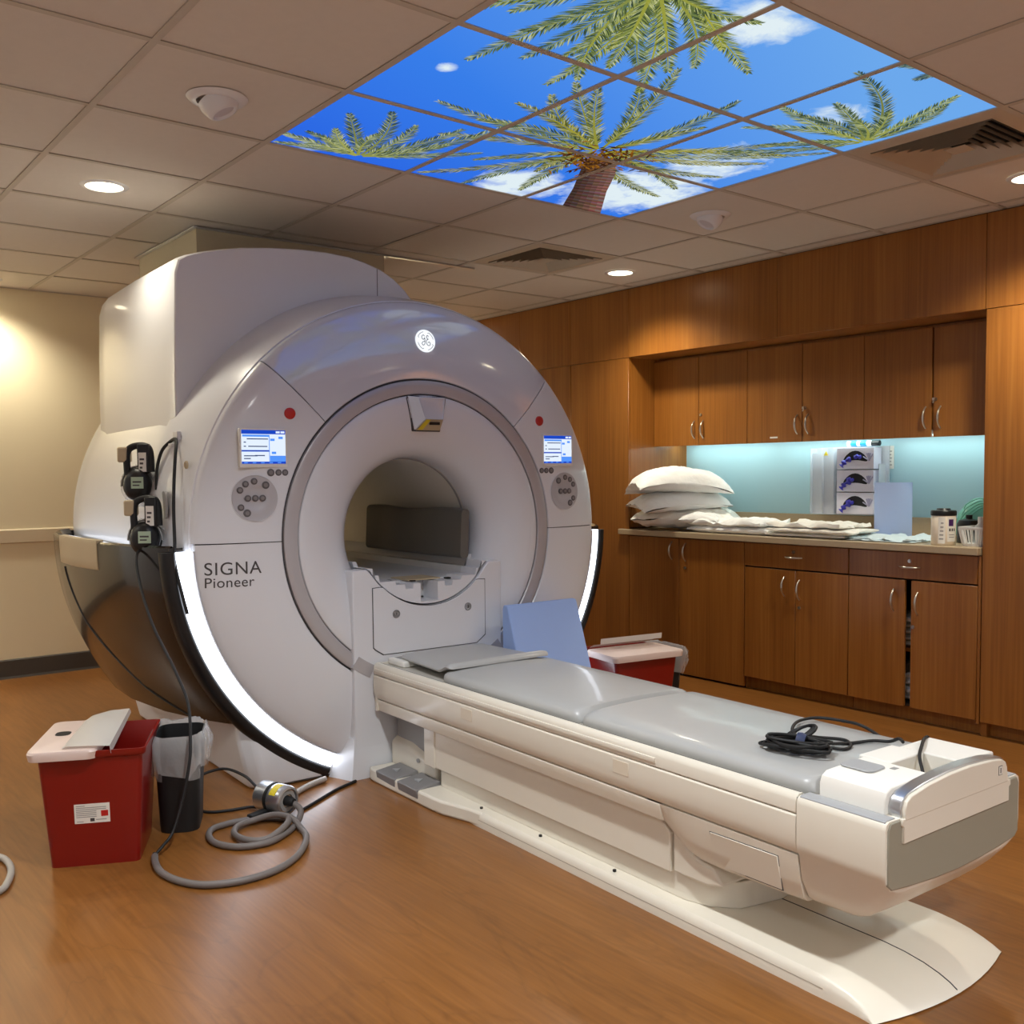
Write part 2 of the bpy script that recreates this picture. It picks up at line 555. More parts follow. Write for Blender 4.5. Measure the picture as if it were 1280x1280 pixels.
PALMS = {
 'main': ((0.662, 1.668), [(1.1, 1.154), (1.11, 1.242), (1.2, 1.339), (1.368, 1.332), (1.31, 1.687), (1.184, 2.394), (1.196, 2.196), (0.728, 2.303), (0.373, 2.306), (0.979, 1.159), (0.713, 0.9), (0.463, 1.079), (0.034, 1.267), (0.011, 1.496), (0.084, 1.751), (0.859, 1.115), (1.081, 1.788), (0.663, 1.102), (1.063, 2.281), (0.326, 1.638), (.5, 2.28), (.95, 2.3), (.3, 1.35)]),
 'up': ((1.711, 0.872), [(1.04, 0.777), (1.28, 0.786), (1.04, 1.086), (1.224, 0.99), (1.347, 1.061), (1.169, 1.364), (1.288, 1.247), (1.483, 1.524), (1.545, 1.32), (1.409, 1.358), (1.357, 0.69), (1.126, 1.137), (1.716, 1.274), (1.324, 0.609), (1.34, 1.316), (1.15, .9), (1.25, 1.15)]),
 'left': ((0.062, 0.966), [(0.025, 0.642), (0.196, 0.684), (0.438, 0.717), (0.538, 0.824), (0.476, 0.96), (0.542, 1.114), (0.743, 1.234), (0.377, 1.167), (0.136, 0.605), (0.178, 0.757), (0.374, 1.318), (.33, .9), (.28, .75)]),
 'right': ((1.345, 2.393), [(1.374, 1.831), (1.357, 1.957), (1.69, 1.795), (1.501, 1.963), (1.78, 2.226), (1.718, 2.273), (1.168, 1.902), (1.57, 2.176), (1.083, 2.105), (0.943, 2.043), (1.2, 2.2), (1.45, 2.15)]),
 'corner': ((1.9, 2.03), [(1.80, 1.85), (1.772, 1.986)])}
leafq = []      # (polygon, colour) in ceiling coordinates
rnd = random.Random(11)
def mixc(a, b, t):
    return tuple(a[i] + (b[i] - a[i]) * t for i in range(3))
for pname, (c, tips) in PALMS.items():
    cols = {'main': ((150, 142, 44), (94, 112, 72)), 'up': ((160, 166, 60), (92, 116, 84)), 'left': ((156, 168, 110), (70, 92, 80)), 'right': ((146, 160, 90), (72, 94, 80)), 'corner': ((80, 110, 110), (60, 90, 120))}[pname]
    for ti, tp in enumerate(tips):
        a, b = Vector((c[0], c[1])), Vector(tp)
        d = b - a
        ln = d.length
        nrm = Vector((-d.y, d.x)) / ln
        bend = rnd.uniform(-.10, .10) * ln
        K = int(50 + 80 * ln)
        tone = rnd.uniform(0, 1)
        base_c = mixc(cols[0], cols[1], tone)
        def at(t):
            return a + d * t + nrm * bend * 4 * t * (1 - t)
        prev = None
        for k in range(K + 1):
            t = .04 + .96 * k / K
            p = at(t)
            tg = (at(min(1, t + .02)) - at(t - .02)).normalized()
            nn = Vector((-tg.y, tg.x))
            w = .0055 * (1 - t) + .0012
            if prev:
                leafq.append(([prev[0] - prev[1] * prev[2], prev[0] + prev[1] * prev[2], p + nn * w, p - nn * w], mixc(base_c, (190, 180, 60), .45)))
            prev = (p, nn, w)
            if t < .12:
                continue
            l = (.014 + .062 * sin(pi * min(1, t * .93 + .05)) ** .8) * (.55 + .45 * min(1, ln / .6)) * rnd.uniform(.75, 1.1)
            for sd in (-1, 1):
                dr = (tg * rnd.uniform(.75, 1.0) + nn * sd * rnd.uniform(.40, .70)).normalized()
                q = p + dr * l
                sv = Vector((-dr.y, dr.x)) * .0026
                cc = mixc(base_c, (222, 222, 170) if rnd.random() < .40 else (30, 46, 40), rnd.uniform(.0, .75))
                mid = p + dr * l * .45
                leafq.append(([p, mid + sv, q, mid - sv], cc))
# trunk of the main palm with its fringe
tl = [(.575, 1.69), (.45, 1.77), (.246, 1.915), (.0, 2.07)]
trr = [(.62, 1.80), (.50, 1.92), (.291, 2.07), (.0, 2.31)]
NS = 64
for k in range(NS):
    def lerp(P, t):
        f = t * (len(P) - 1)
        i = min(int(f), len(P) - 2)
        return Vector(P[i]).lerp(Vector(P[i + 1]), f - i)
    t0_, t1_ = k / NS, (k + 1) / NS
    for q in range(6):
        s0, s1 = q / 6, (q + 1) / 6
        A, B = lerp(tl, t0_), lerp(trr, t0_)
        C_, D_ = lerp(tl, t1_), lerp(trr, t1_)
        sh = .55 + .45 * (q / 5)
        cb = mixc((112, 74, 60), (146, 110, 104), .5 + .5 * sin(k * 1.9))
        leafq.append(([A.lerp(B, s0), A.lerp(B, s1), C_.lerp(D_, s1), C_.lerp(D_, s0)], tuple(x * sh * rnd.uniform(.85, 1.1) for x in cb)))
for k in range(260):
    p = Vector((.60 + rnd.gauss(0, .075), 1.74 + rnd.gauss(0, .075)))
    d = Vector((rnd.gauss(-.3, .6), rnd.gauss(.2, .6))).normalized() * rnd.uniform(.03, .08)
    s_ = Vector((-d.y, d.x)).normalized() * .006
    leafq.append(([p, p + d * .5 + s_, p + d, p + d * .5 - s_], rnd.choice([(84, 52, 22), (120, 74, 20), (60, 34, 18), (150, 98, 30)])))
def clip(poly, x0, x1, y0, y1):
    for ax, val, sg in ((0, x0, 1), (0, x1, -1), (1, y0, 1), (1, y1, -1)):
        out = []
        for i in range(len(poly)):
            p, q = poly[i - 1], poly[i]
            ip, iq = (p[ax] - val) * sg >= 0, (q[ax] - val) * sg >= 0
            if ip != iq:
                t = (val - p[ax]) / (q[ax] - p[ax])
                out.append(Vector((p[0] + (q[0] - p[0]) * t, p[1] + (q[1] - p[1]) * t)))
            if iq:
                out.append(q)
        poly = out
        if len(poly) < 3:
            return []
    return poly
SPOTN = {(0, 1): 'left palm fronds in the corner nearest the scanner', (0, 2): 'open blue with long frond tips and cloud edge', (0, 3): 'the palm trunk against white cloud', (1, 1): 'plain deep blue sky and a pale spot', (1, 2): 'the palm crown centre', (1, 3): 'frond tips over cloud beside the ceiling sensor', (2, 1): 'drooping fronds of the upper palm', (2, 2): 'light blue sky with a cloud at its upper edge', (2, 3): 'right palm fronds beside the air vent'}
for (i, j) in sorted(PANEL_IJ):
    x0, x1, y0, y1 = i * S + .010, (i + 1) * S - .010, j * S + .010, (j + 1) * S - .010
    r = empty('sky_light_panel', ((x0 + x1) / 2, (y0 + y1) / 2, CEIL), label='square lit ceiling panel printed with ' + SPOTN[(i, j)], cat='light panel', group='printed sky panels in the ceiling')
    cx, cy = r.location.x, r.location.y
    MB().box(x0 - cx, x1 - cx, y0 - cy, y1 - cy, .003, .012).build('diffuser', SKYM, r)
    vs, fs, cols = [], [], []
    for qi, (poly, cc) in enumerate(leafq):
        pc = clip(poly, x0, x1, y0, y1)
        if not pc:
            continue
        n0 = len(vs)
        z = .0026 - .0012 * (qi / len(leafq))
        vs += [(p[0] - cx, p[1] - cy, z) for p in pc]
        fs.append(tuple(range(n0, n0 + len(pc))))
        cols.append(lin(*[max(0, min(255, q)) for q in cc]))
    if fs:
        me = bpy.data.meshes.new('palm_print')
        me.from_pydata(vs, [], fs)
        at_ = me.attributes.new('ink', 'FLOAT_COLOR', 'FACE')
        for k, cc in enumerate(cols):
            at_.data[k].color = cc
        me.materials.append(LEAFM)
        o = bpy.data.objects.new('palm_print', me)
        COL.objects.link(o)
        o.parent = r
        o['kind'] = 'stuff'

# ---- downlights
LENS = emis('downlight_lens', (255, 240, 205), 9.0)
def downlight(x, y, label, w=1.0):
    r = empty('downlight', (x, y, CEIL), label=label, cat='ceiling light', group='round recessed downlights')
    MB().lathe([(.074, -.001), (.076, -.006), (.092, -.005), (.098, 0.0)], n=32).build('trim_ring', WHITE, r, smooth=50)
    MB().lathe([(0, -.0035), (.06, -.0035), (.0745, -.002)], n=32).build('lens', LENS, r, smooth=50)
    ld = bpy.data.lights.new('bulb', 'SPOT')
    ld.energy = DOWN_W * w
    ld.color = (.93, .97, .98) if x > 1 and y < 3 or x > 3 else (.97, .97, .92) if y < 0 else (1.0, .93, .76)  # cool tint on unseen lamps stands in for sky panel light
    ld.spot_size = radians(136)
    ld.spot_blend = .8
    ld.shadow_soft_size = .07
    lo = bpy.data.objects.new('bulb', ld)
    COL.objects.link(lo)
    lo.parent = r
    lo.location = (0, 0, -.03)
for (x, y, w, lab) in ((-.915, .305, .36, 'lit round downlight above the near side of the scanner'), (-.915, 3.355, 1.0, 'lit round downlight beside the small air vent near the wood wall'), (1.525, 3.355, 1.2, 'lit round downlight at the right frame edge above the tall wood panel'),
                    (-3.355, .305, .75, 'lit round downlight by the left wall at the frame edge'), (-3.355, 3.355, .9, 'lit round downlight in the corner hidden behind the scanner'), (1.525, .305, 2.0, 'lit round downlight above the floor beside the table'),
                    (3.965, 3.355, 2.6, 'lit round downlight by the wood wall outside the frame, boosted as fill'), (3.965, .305, 2.8, 'unseen round downlight behind the camera, boosted as fill'), (-3.355, -1.525, 2.6, 'unseen downlight added as fill in the front left corner'), (-.915, -1.525, .9, 'unseen downlight added as fill near the front wall'),  # front row added as fill, the other unseen lamps boosted
                    (1.525, -1.525, .8, 'unseen downlight added as fill above the front floor'), (3.965, -1.525, 1.5, 'unseen downlight added as fill in the corner behind the camera')):
    downlight(x, y, lab, w)
# ---- unlit adjustable eyeball fixtures
def eyeball(x, y, tilt, label):
    r = empty('eyeball_light', (x, y, CEIL), label=label, cat='ceiling light', group='unlit eyeball spotlights')
    MB().lathe([(.062, -.001), (.066, -.012), (.086, -.010), (.098, 0)], n=32).build('trim_ring', WHITE, r, smooth=60)
    o = MB().lathe([(.066, .0), (.064, -.018), (.054, -.042), (.047, -.052), (.040, -.053), (.036, -.044), (0, -.040)], n=28).build('eyeball', WHITE, r, smooth=60)
    o.rotation_euler = tilt
    MB().lathe([(0, -.0445), (.0355, -.0445)], n=24).build('lens', mat('lamp_face', (205, 200, 205), .3), o)
eyeball(.305, .305, (radians(22), radians(-14), 0), 'unlit white eyeball spotlight in the tile left of the sky panels')
eyeball(.305, 2.745, (radians(-25), radians(10), 0), 'unlit white eyeball spotlight between the sky panels and the wood wall')
# ---- air vents: nested square louvres in a tile-sized plate
VENTM = mat('vent_metal', (190, 176, 156), .5)
def vent(i, j, label):
    r = empty('air_vent', ((i + .5) * S, (j + .5) * S, CEIL), label=label, cat='vent', group='square ceiling air vents')
    h = S / 2 - .011
    m = MB()
    for k, (a, b, za, zb) in enumerate(((h, .235, .0, -.004),)):
        for q in range(4):
            c_, s_ = cos(pi / 2 * q), sin(pi / 2 * q)
            R_ = lambda x, y, z: (x * c_ - y * s_, x * s_ + y * c_, z)
            m.add([R_(-a, -a, za), R_(a, -a, za), R_(b, -b, zb), R_(-b, -b, zb)], [(0, 1, 2, 3)])
    m.build('frame', VENTM, r)
    bx('plenum', mat('vent_dark', (12, 11, 10), .9), r, -h, h, -h, h, .045, .05)
    for k in range(6):
        a = .232 - k * .032
        b = a - .024
        m = MB()
        for q in range(4):
            c_, s_ = cos(pi / 2 * q), sin(pi / 2 * q)
            R_ = lambda x, y, z: (x * c_ - y * s_, x * s_ + y * c_, z)
            m.add([R_(-a, -a, -.006), R_(a, -a, -.006), R_(b, -b, .022), R_(-b, -b, .022)], [(0, 1, 2, 3)])
            m.add([R_(-a, -a, -.008), R_(a, -a, -.008), R_(b, -b, .020), R_(-b, -b, .020)], [(0, 1, 2, 3)])
        m.build('louvre', VENTM, r)
    bx('centre_plate', VENTM, r, -.042, .042, -.042, .042, -.006, -.004)
vent(2, 4, 'large square air vent at the right end of the sky panels')
vent(-2, 4, 'square air vent between the scanner and the wood wall downlight')

# ================================================================== CABINETS
def handle(parent, x, z, ln=.115, vert=True, y=YW, name='handle'):
    pts = []
    for k in range(13):
        t = k / 12 * 2 - 1
        off = -.030 * (1 - abs(t) ** 2.4)
        p = (x, y + off, z + t * ln / 2) if vert else (x + t * ln / 2, y + off, z)
        pts.append(p)
    rr = [.0042 + .0022 * (1 - abs(k / 12 * 2 - 1)) for k in range(13)]
    return MB().tube(pts, rr, 8).build(name, CHROME, parent, smooth=60)
def lock(parent, x, z, y=YW):
    return MB().lathe([(0, -.006), (.0085, -.006), (.010, -.001), (.010, .002)], (x, y, z), 'y', 16).build('lock', CHROME, parent, smooth=40)
def door(parent, x0, x1, z0, z1, hx=None, hz=None, y=YW, lk=None, name='door', vert=True, ln=.115):
    d = bx(name, WOODW, parent, x0 + .0015, x1 - .0015, y, y + .019, z0 + .0015, z1 - .0015, bevel=.0015, seg=1)
    if hx is not None:
        handle(d, hx, hz, ln, vert, y)
    if lk:
        lock(d, lk[0], lk[1], y)
    return d
def base_cab(label):
    return empty('base_cabinet', (0, 0, 0), label=label, cat='cabinet', group='base cabinets under the counter')
c1 = base_cab('wide base cabinet with two full-height wood doors below the pillows')
bx('body', DARKIN, c1, NX0 + .002, -.30, YW + .022, 4.35, .03, .889)
bx('toe_kick', DARKIN, c1, NX0 + .002, -.30, YW + .03, YW + .05, 0, .03)
door(c1, NX0 + .002, -.817, .012, .888, -.877, .805, lk=None)
door(c1, -.817, -.298, .012, .888, -.761, .800, lk=(-.766, .70))
c2 = base_cab('base cabinet with one drawer over two closed doors in the counter middle')
bx('body', DARKIN, c2, -.293, .405, YW + .022, 4.35, .078, .889)
bx('toe_kick', WOODW, c2, -.293, .405, YW + .06, YW + .08, 0, .078)
bx('end_panel', WOODW, c2, -.297, -.293, YW + .022, YW + .1, 0, .078)
door(c2, -.296, .407, .748, .888, .053, .816, name='drawer', vert=False, lk=(.053, .848))
door(c2, -.296, .066, .075, .742, -.008, .645)
door(c2, .066, .407, .075, .742, .094, .632, lk=(.094, .53))
c3 = base_cab('base cabinet with a dark gap between its two doors at the counter end')
m = MB().box(.409, .413, YW + .022, 4.35, .078, .889).box(1.114, 1.118, YW + .022, 4.35, .078, .889).box(.413, 1.114, 4.34, 4.35, .078, .889).box(.413, 1.114, YW + .022, 4.34, .078, .09).box(.413, 1.114, YW + .022, 4.34, .74, .889)
m.build('body', DARKIN, c3)
bx('shelf', WOODW, c3, .413, 1.114, YW + .05, 4.34, .36, .378)
bx('toe_kick', WOODW, c3, .409, 1.13, YW + .06, YW + .08, 0, .078)
door(c3, .409, 1.118, .748, .888, .762, .810, name='drawer', vert=False, lk=(.762, .842))
door(c3, .409, .738, .075, .742, .676, .632)
door(c3, .771, 1.118, .075, .742, .809, .625, lk=(.785, .50))
bx('filler_strip', WOODW, c3, 1.1195, NX1 - .001, YW + .004, YW + .02, .06, .889)
# upper cabinets
YU = 4.023
UX = [-1.264, -.867, -.472, -.067, .338, .738, 1.131]
ul = ['pair of upper cabinet doors above the pillows', 'middle pair of upper cabinet doors with a small label', 'right pair of upper cabinet doors above the wipes canister']
for k in range(3):
    u = empty('wall_cabinet', (0, 0, 0), label='wood wall cabinet, ' + ul[k], cat='cabinet', group='wall cabinets in the niche')
    a, b, c = UX[2 * k:2 * k + 3]
    bx('body', WOODW, u, a + .001, c - .001, YU + .021, 4.358, 1.522, NZ1 - .004)
    hz = 1.59
    door(u, a, b - .0005, 1.485, 2.066, b - .034, hz, YU)
    d2 = door(u, b + (.006 if k == 2 else .0005), c, 1.485, 2.066, b + (.048 if k == 2 else .041), hz, YU, lk=(b + .02, hz + .095))
    if k:
        MB().tube([(b + .02, YU - .012, hz + .095), (b + .012, YU - .014, hz + .075)], .004, 6).box(b + .013, b + .027, YU - .024, YU - .012, hz + .088, hz + .102).build('key', CHROME, d2)
    if k == 1:
        bx('name_label', LABELW, u, b - .23, b - .175, YU - .002, YU, 1.512, 1.522)
ctop = empty('countertop', (0, 0, 0), label='beige laminate countertop across the niche with a low backsplash', cat='countertop')
bx('slab', COUNT, ctop, -1.335, NX1 - .001, 3.742, YW, .893, .93, bevel=.004)
bx('slab', COUNT, ctop, NX0 + .001, NX1 - .001, YW, 4.345, .893, .93)
bx('backsplash', COUNT, ctop, NX0 + .001, NX1 - .001, 4.345, 4.359, .93, 1.04, bevel=.002)
UNDL = emis('under_cabinet_tube', (228, 250, 246), UNDER_E)
for k in range(3):
    a = UX[2 * k] + .02
    r = empty('under_cabinet_light', (a, 4.25, 1.5215), label=['slim lit tube light under the leftmost wall cabinet', 'slim lit tube light under the middle wall cabinet', 'slim lit tube light under the rightmost wall cabinet'][k], cat='light', group='tube lights under the wall cabinets')
    bx('housing', WHITE, r, 0, .76, -.03, .03, -.012, 0)
    bx('tube', UNDL, r, .01, .75, -.022, .022, -.02, -.0125)
# ================================================================== SCANNER
ROT = radians(-2.2)
FLOC = (.0559, 1.4539, 0)      # axis of the bore and table at u = 0, on the floor
ZC = 1.045                     # bore centre height
def fr(name='x', **k):
    return empty(name, FLOC, ROT, **k)
def place(o):
    o.location = FLOC
    o.rotation_euler = (0, 0, ROT)
    return o
G = fr('mri_scanner', label='large white closed-bore MRI scanner with a grey ring, screens and black side pods', cat='scanner')
AX = (0, 0, ZC)
def sector(name, m, prof, a0, a1, n=None, smooth=35, parent=G, closed=True):
    n = n or max(6, int(abs(a1 - a0) / 2.2))
    return MB().lathe(prof, AX, 'x', n, a0, a1, closed).build(name, m, parent, smooth=smooth)
# face panels (angle 0 = +y, away from the viewer's left; 90 = up)
PF = [(.694, -.34), (.694, -.306), (.698, -.302), (.74, -.3005), (.82, -.306), (.90, -.3175), (.97, -.335), (1.012, -.352), (1.032, -.365), (1.040, -.378), (1.042, -.392), (1.02, -.392)]
PL = [(.694, -.34), (.694, -.306), (.698, -.302), (.74, -.3005), (.82, -.306), (.90, -.3175), (.97, -.335), (1.010, -.351), (1.026, -.361), (1.033, -.370), (1.035, -.385), (1.02, -.39)]
def gp(r):   # half gap angle at mid radius
    return math.degrees(.0022 / r)
g = gp(.85)
sector('face_panel', GLOSSW, PF, 45 + g, 135 - g)
sector('face_panel', WHITE, PF, 135 + g, 180 - g)
sector('face_panel', WHITE, PF, 0 + g, 45 - g)
sector('face_panel', WHITE, PL, 180 + g, 246)
sector('face_panel', WHITE, PL, 294, 360 - g)
sector('face_panel', WHITE, PL, 246.2, 293.8)
sector('groove_backing', GROOVE, [(.60, -.312), (.85, -.318), (1.025, -.372), (1.025, -.382), (.85, -.335), (.60, -.33)], 0, 360, 120)
sector('bezel_ring', RINGG, [(.626, -.325), (.6262, -.300), (.630, -.2965), (.66, -.2955), (.680, -.2965), (.6855, -.300), (.6857, -.325)], 0, 360, 128)
FUN = [(.621, -.33), (.621, -.304), (.617, -.3005), (.58, -.3015), (.54, -.305), (.50, -.312), (.465, -.323), (.43, -.340), (.40, -.360), (.375, -.385), (.357, -.415), (.348, -.45), (.345, -.50), (.345, -.52)]
sector('bore_funnel', WHITE, FUN, 0, 360, 128, smooth=60, closed=False)
sector('bore_liner', BORE, [(.343, -.50), (.343, -2.27), (.40, -2.31), (.46, -2.32)], 0, 360, 96, smooth=60, closed=False)
sector('bore_trim', GREYP, [(.3445, -.505), (.339, -.507), (.339, -.520), (.3445, -.522)], 0, 360, 96)
# rim behind the face, body, top housing
sector('front_rim', WHITE, [(1.025, -.388), (1.047, -.392), (1.060, -.43), (1.092, -.56), (1.115, -.70), (1.115, -.76), (1.02, -.76)], -2, 182, 120, smooth=50)
BODY = [(1.10, -.66), (1.108, -.9), (1.105, -1.4), (1.10, -1.85), (1.085, -2.15), (1.04, -2.27), (.95, -2.32), (.46, -2.32)]
sector('body_shell', WHITE, BODY, -32, 212, 110, smooth=50, closed=False)
# housing over the magnet: arched front, offset to the left, lofted towards the back
def hsec(u, sx, sz, inset):
    top = [(-.99, 1.49), (-.990, 1.70), (-.985, 1.95), (-.978, 2.165), (-.962, 2.222), (-.93, 2.243), (-.86, 2.266), (-.78, 2.286), (-.68, 2.306), (-.55, 2.322), (-.40, 2.333), (-.28, 2.335), (-.17, 2.328), (-.08, 2.312), (0, 2.288), (.07, 2.252), (.13, 2.205), (.18, 2.15), (.27, 2.04), (.33, 1.95), (.33, 1.7), (-.3, 1.6), (-.7, 1.49)]
    cx, cz = -.35, 1.85
    out = []
    for y, z in top:
        yy = cx + (y - cx) * sx
        zz = cz + (z - cz) * sz if z > cz else z
        out.append((u, yy, zz))
    return out
MB().rings([hsec(-.690, .985, .985, 0), hsec(-.696, .995, .995, 0), hsec(-.71, 1, 1, 0), hsec(-.80, 1.004, 1.012, 0), hsec(-1.3, 1.0, 1.02, 0), hsec(-1.80, .995, 1.0, 0), hsec(-2.02, .955, .985, 0), hsec(-2.13, .87, .94, 0), hsec(-2.17, .74, .85, 0)]).build('top_housing', WHITE, G, smooth=32)
MB().box(-.689, -.6885, -.0235, -.0205, 2.06, 2.285).build('housing_seam', GROOVE, G)
# ceiling shroud above the housing (quench duct collar)
sh = empty('duct_shroud', (-1.775, 1.40, 2.348), label='pale metal duct collar rising from the scanner top into the ceiling', cat='duct')
m = MB()
for (a, b, c_, d_) in ((-.425, .425, -.535, -.530), (-.425, .425, .530, .535), (-.425, -.420, -.53, .53), (.420, .425, -.53, .53)):
    m.box(a, b, c_, d_, 0, CEIL - 2.348 - .001)
m.build('collar', DUCT, sh)
m = MB()
for (a, b, c_, d_) in ((-.445, .445, -.556, -.5365), (-.445, .445, .5365, .556), (-.445, -.4265, -.5365, .5365), (.4265, .445, -.5365, 1.15)):
    m.box(a, b, c_, d_, CEIL - 2.348 - .010, CEIL - 2.348 - .0015)
m.build('ceiling_trim', SILVER, sh, bevel=.002)
# side pods with light strips, mirrored
PU = [-.412, -.46, -.60, -.85, -1.2, -1.5, -1.8, -2.0, -2.10, -2.14]
PR = [1.118, 1.150, 1.200, 1.262, 1.300, 1.295, 1.255, 1.205, 1.165, 1.12]
def pod(sg):
    def pt(u, R, t):
        return (u, sg * R * cos(t), ZC - .012 - R * sin(t) * (ZC / ZC))
    rs = []
    for u, R in zip(PU, PR):
        te = math.asin(min(.99, (ZC - .30) / R))
        ring = [(u, sg * (R - .035), ZC - .03)] + [(u, sg * (R - .012), ZC - .004)] + [pt(u, R, te * k / 26) for k in range(27)]
        ring += [(u, sg * (R * cos(te) - .05), ZC - .012 - R * sin(te) + .006)]
        rs.append(ring)
    p = MB().rings(rs, cap=False, close=False).build('side_pod', PODM, G, smooth=50)
    # end caps close the hull to the body
    for i in (0, len(PU) - 1):
        R = PR[i]
        te = math.asin(min(.99, (ZC - .30) / R))
        outer = [pt(PU[i], R, te * k / 26) for k in range(27)]
        inner = [pt(PU[i], R - .055, te * k / 26) for k in range(27)]
        MB().rings([outer, inner], cap=False, close=False).build('pod_end', PODM, p, smooth=50)
    # seam line running down the hull
    sm = []
    for k in range(25):
        f = k / 24
        u = -1.40 + .75 * f ** 1.4
        R = None
        for a in range(len(PU) - 1):
            if PU[a] >= u >= PU[a + 1]:
                q = (u - PU[a]) / (PU[a + 1] - PU[a])
                R = PR[a] + (PR[a + 1] - PR[a]) * q
        te = math.asin((ZC - .30) / R)
        sm.append(pt(u, R + .0012, .10 + (te - .10) * f))
    MB().tube(sm, .0035, 6).build('pod_seam', BLACK, p)
    # beige grip let into the top edge
    rs = []
    for k in range(9):
        u = -.90 - .56 * k / 8
        R = 1.262 + (.038 * (1 - ((u + 1.3) / .35) ** 2) if abs(u + 1.3) < .35 else 0)
        R = max(PR[a] + (PR[a + 1] - PR[a]) * (u - PU[a]) / (PU[a + 1] - PU[a]) for a in range(len(PU) - 1) if PU[a] >= u >= PU[a + 1]) + .004
        rs.append([(u, sg * (R - .03), ZC + .003), (u, sg * (R - .002), ZC + .001)] + [(u, sg * R * cos(t), ZC - .012 - R * sin(t)) for t in (.0, .03, .06, .085)] + [(u, sg * (R * cos(.095) - .01), ZC - .012 - R * sin(.095))])
    MB().rings(rs, cap=True, close=True).build('grip_panel', BEIGE, p, smooth=50)
    # upward light along the top of the pod
    rs = []
    for u, R in list(zip(PU, PR))[1:-1]:
        rs.append([(u, sg * 1.118, ZC - .035), (u, sg * max(1.125, R - .045), ZC - .035)])
    MB().rings(rs, cap=False, close=False).build('pod_light', emis('pod_glow', (240, 245, 255), LED_E * .3), p)
    a0, a1 = (181.5, 245.5) if sg < 0 else (-65.5, -1.5)
    sector('led_strip', LEDM, [(1.037, -.372), (1.046, -.370), (1.098, -.392), (1.098, -.40), (1.037, -.39)], a0, a1, 60)
    sector('pod_lip', BLACK, [(1.099, -.402), (1.101, -.388), (1.112, -.382), (1.135, -.388), (1.150, -.405), (1.152, -.44), (1.142, -.47), (1.10, -.47)], a0, a1 if sg < 0 else a1, 60, smooth=60)
    sector('edge_ring', WHITE, [(1.034, -.39), (1.034, -.368), (1.0375, -.364), (1.041, -.370), (1.041, -.39)], a0, a1, 60)
pod(-1)
pod(1)
# plinth under the pods
m = MB()
def pls(z, w, u0, u1):
    return [(u0, -w + .05, z), (u0 - .05, -w, z), (u1, -w, z), (u1, w, z), (u0 - .05, w, z), (u0, w - .05, z)]
m.rings([pls(.0, .80, -.405, -2.02), pls(.02, .808, -.395, -2.03), pls(.20, .845, -.40, -2.05), pls(.40, .86, -.43, -2.05)])
m.build('plinth', WHITE, G, bevel=.015, seg=3)
# docking column in front of the bore
cw = .389
arc = [(.36 * sin(radians(a)), ZC + .04 - .36 * cos(radians(a))) for a in range(-60, 61, 6)]
poly = [(-cw, .0), (cw, .0), (cw, .905)] + [(.318, .905)] + [(y, z) for y, z in arc[::-1] if z < .90] + [(-.318, .905), (-cw, .905)]
MB().prism(poly, 'x', -.36, -.281).build('docking_column', WHITE, G, bevel=.006, seg=3)
# lower flare that reaches the floor beside the table
MB().rings([[(-.40, -.46, 0), (-.276, -.41, 0), (-.276, .41, 0), (-.40, .46, 0)], [(-.40, -.44, .06), (-.278, -.402, .07), (-.278, .402, .07), (-.40, .44, .06)], [(-.40, -.40, .17), (-.283, -.393, .18), (-.283, .393, .18), (-.40, .40, .17)]]).build('column_foot', WHITE, G, smooth=50)
arc2 = [(.352 * sin(radians(a)), ZC + .04 - .352 * cos(radians(a))) for a in range(-44, 45, 4)]
pan = [(-.283, .555), (-.245, .53), (.245, .53), (.293, .565), (.293, .822), (.262, .824)] + [(y * 1.0, z - .009) for y, z in arc2[::-1]] + [(-.262, .824), (-.293, .822), (-.293, .565)]
MB().prism([(y * 1.012, z + (.003 if z > .7 else -.003)) for y, z in pan], 'x', -.2815, -.2795).build('panel_gap', GROOVE, G)
ap = MB().prism(pan, 'x', -.281, -.2765).build('access_panel', WHITE, G, bevel=.0015, seg=1)
for y in (-.181, .197):
    k = MB().lathe([(.0, .002), (.009, .002), (.010, -.001), (.014, -.001), (.0165, .003), (.0185, .001), (.0185, -.004)], (-.2755, y, .703), 'x', 24).build('latch_knob', GREYP, ap, smooth=50)
    bx('slot', BLACK, k, -.2738, -.2733, y - .002, y + .002, .697, .709)
for sg in (-1, 1):
    MB().box(-.2805, -.2765, sg * .330 - .062, sg * .330 + .062, .462, .492).build('band_piece', RINGG, G, bevel=.002) if False else None
# ring continues over the column edge as a grey band
for sg in (-1, 1):
    a0 = 234.4 if sg < 0 else 297.4
    sector('band_piece', RINGG, [(.628, -.30), (.628, -.2785), (.684, -.2785), (.684, -.30)], a0, a0 + 8.2, 8)
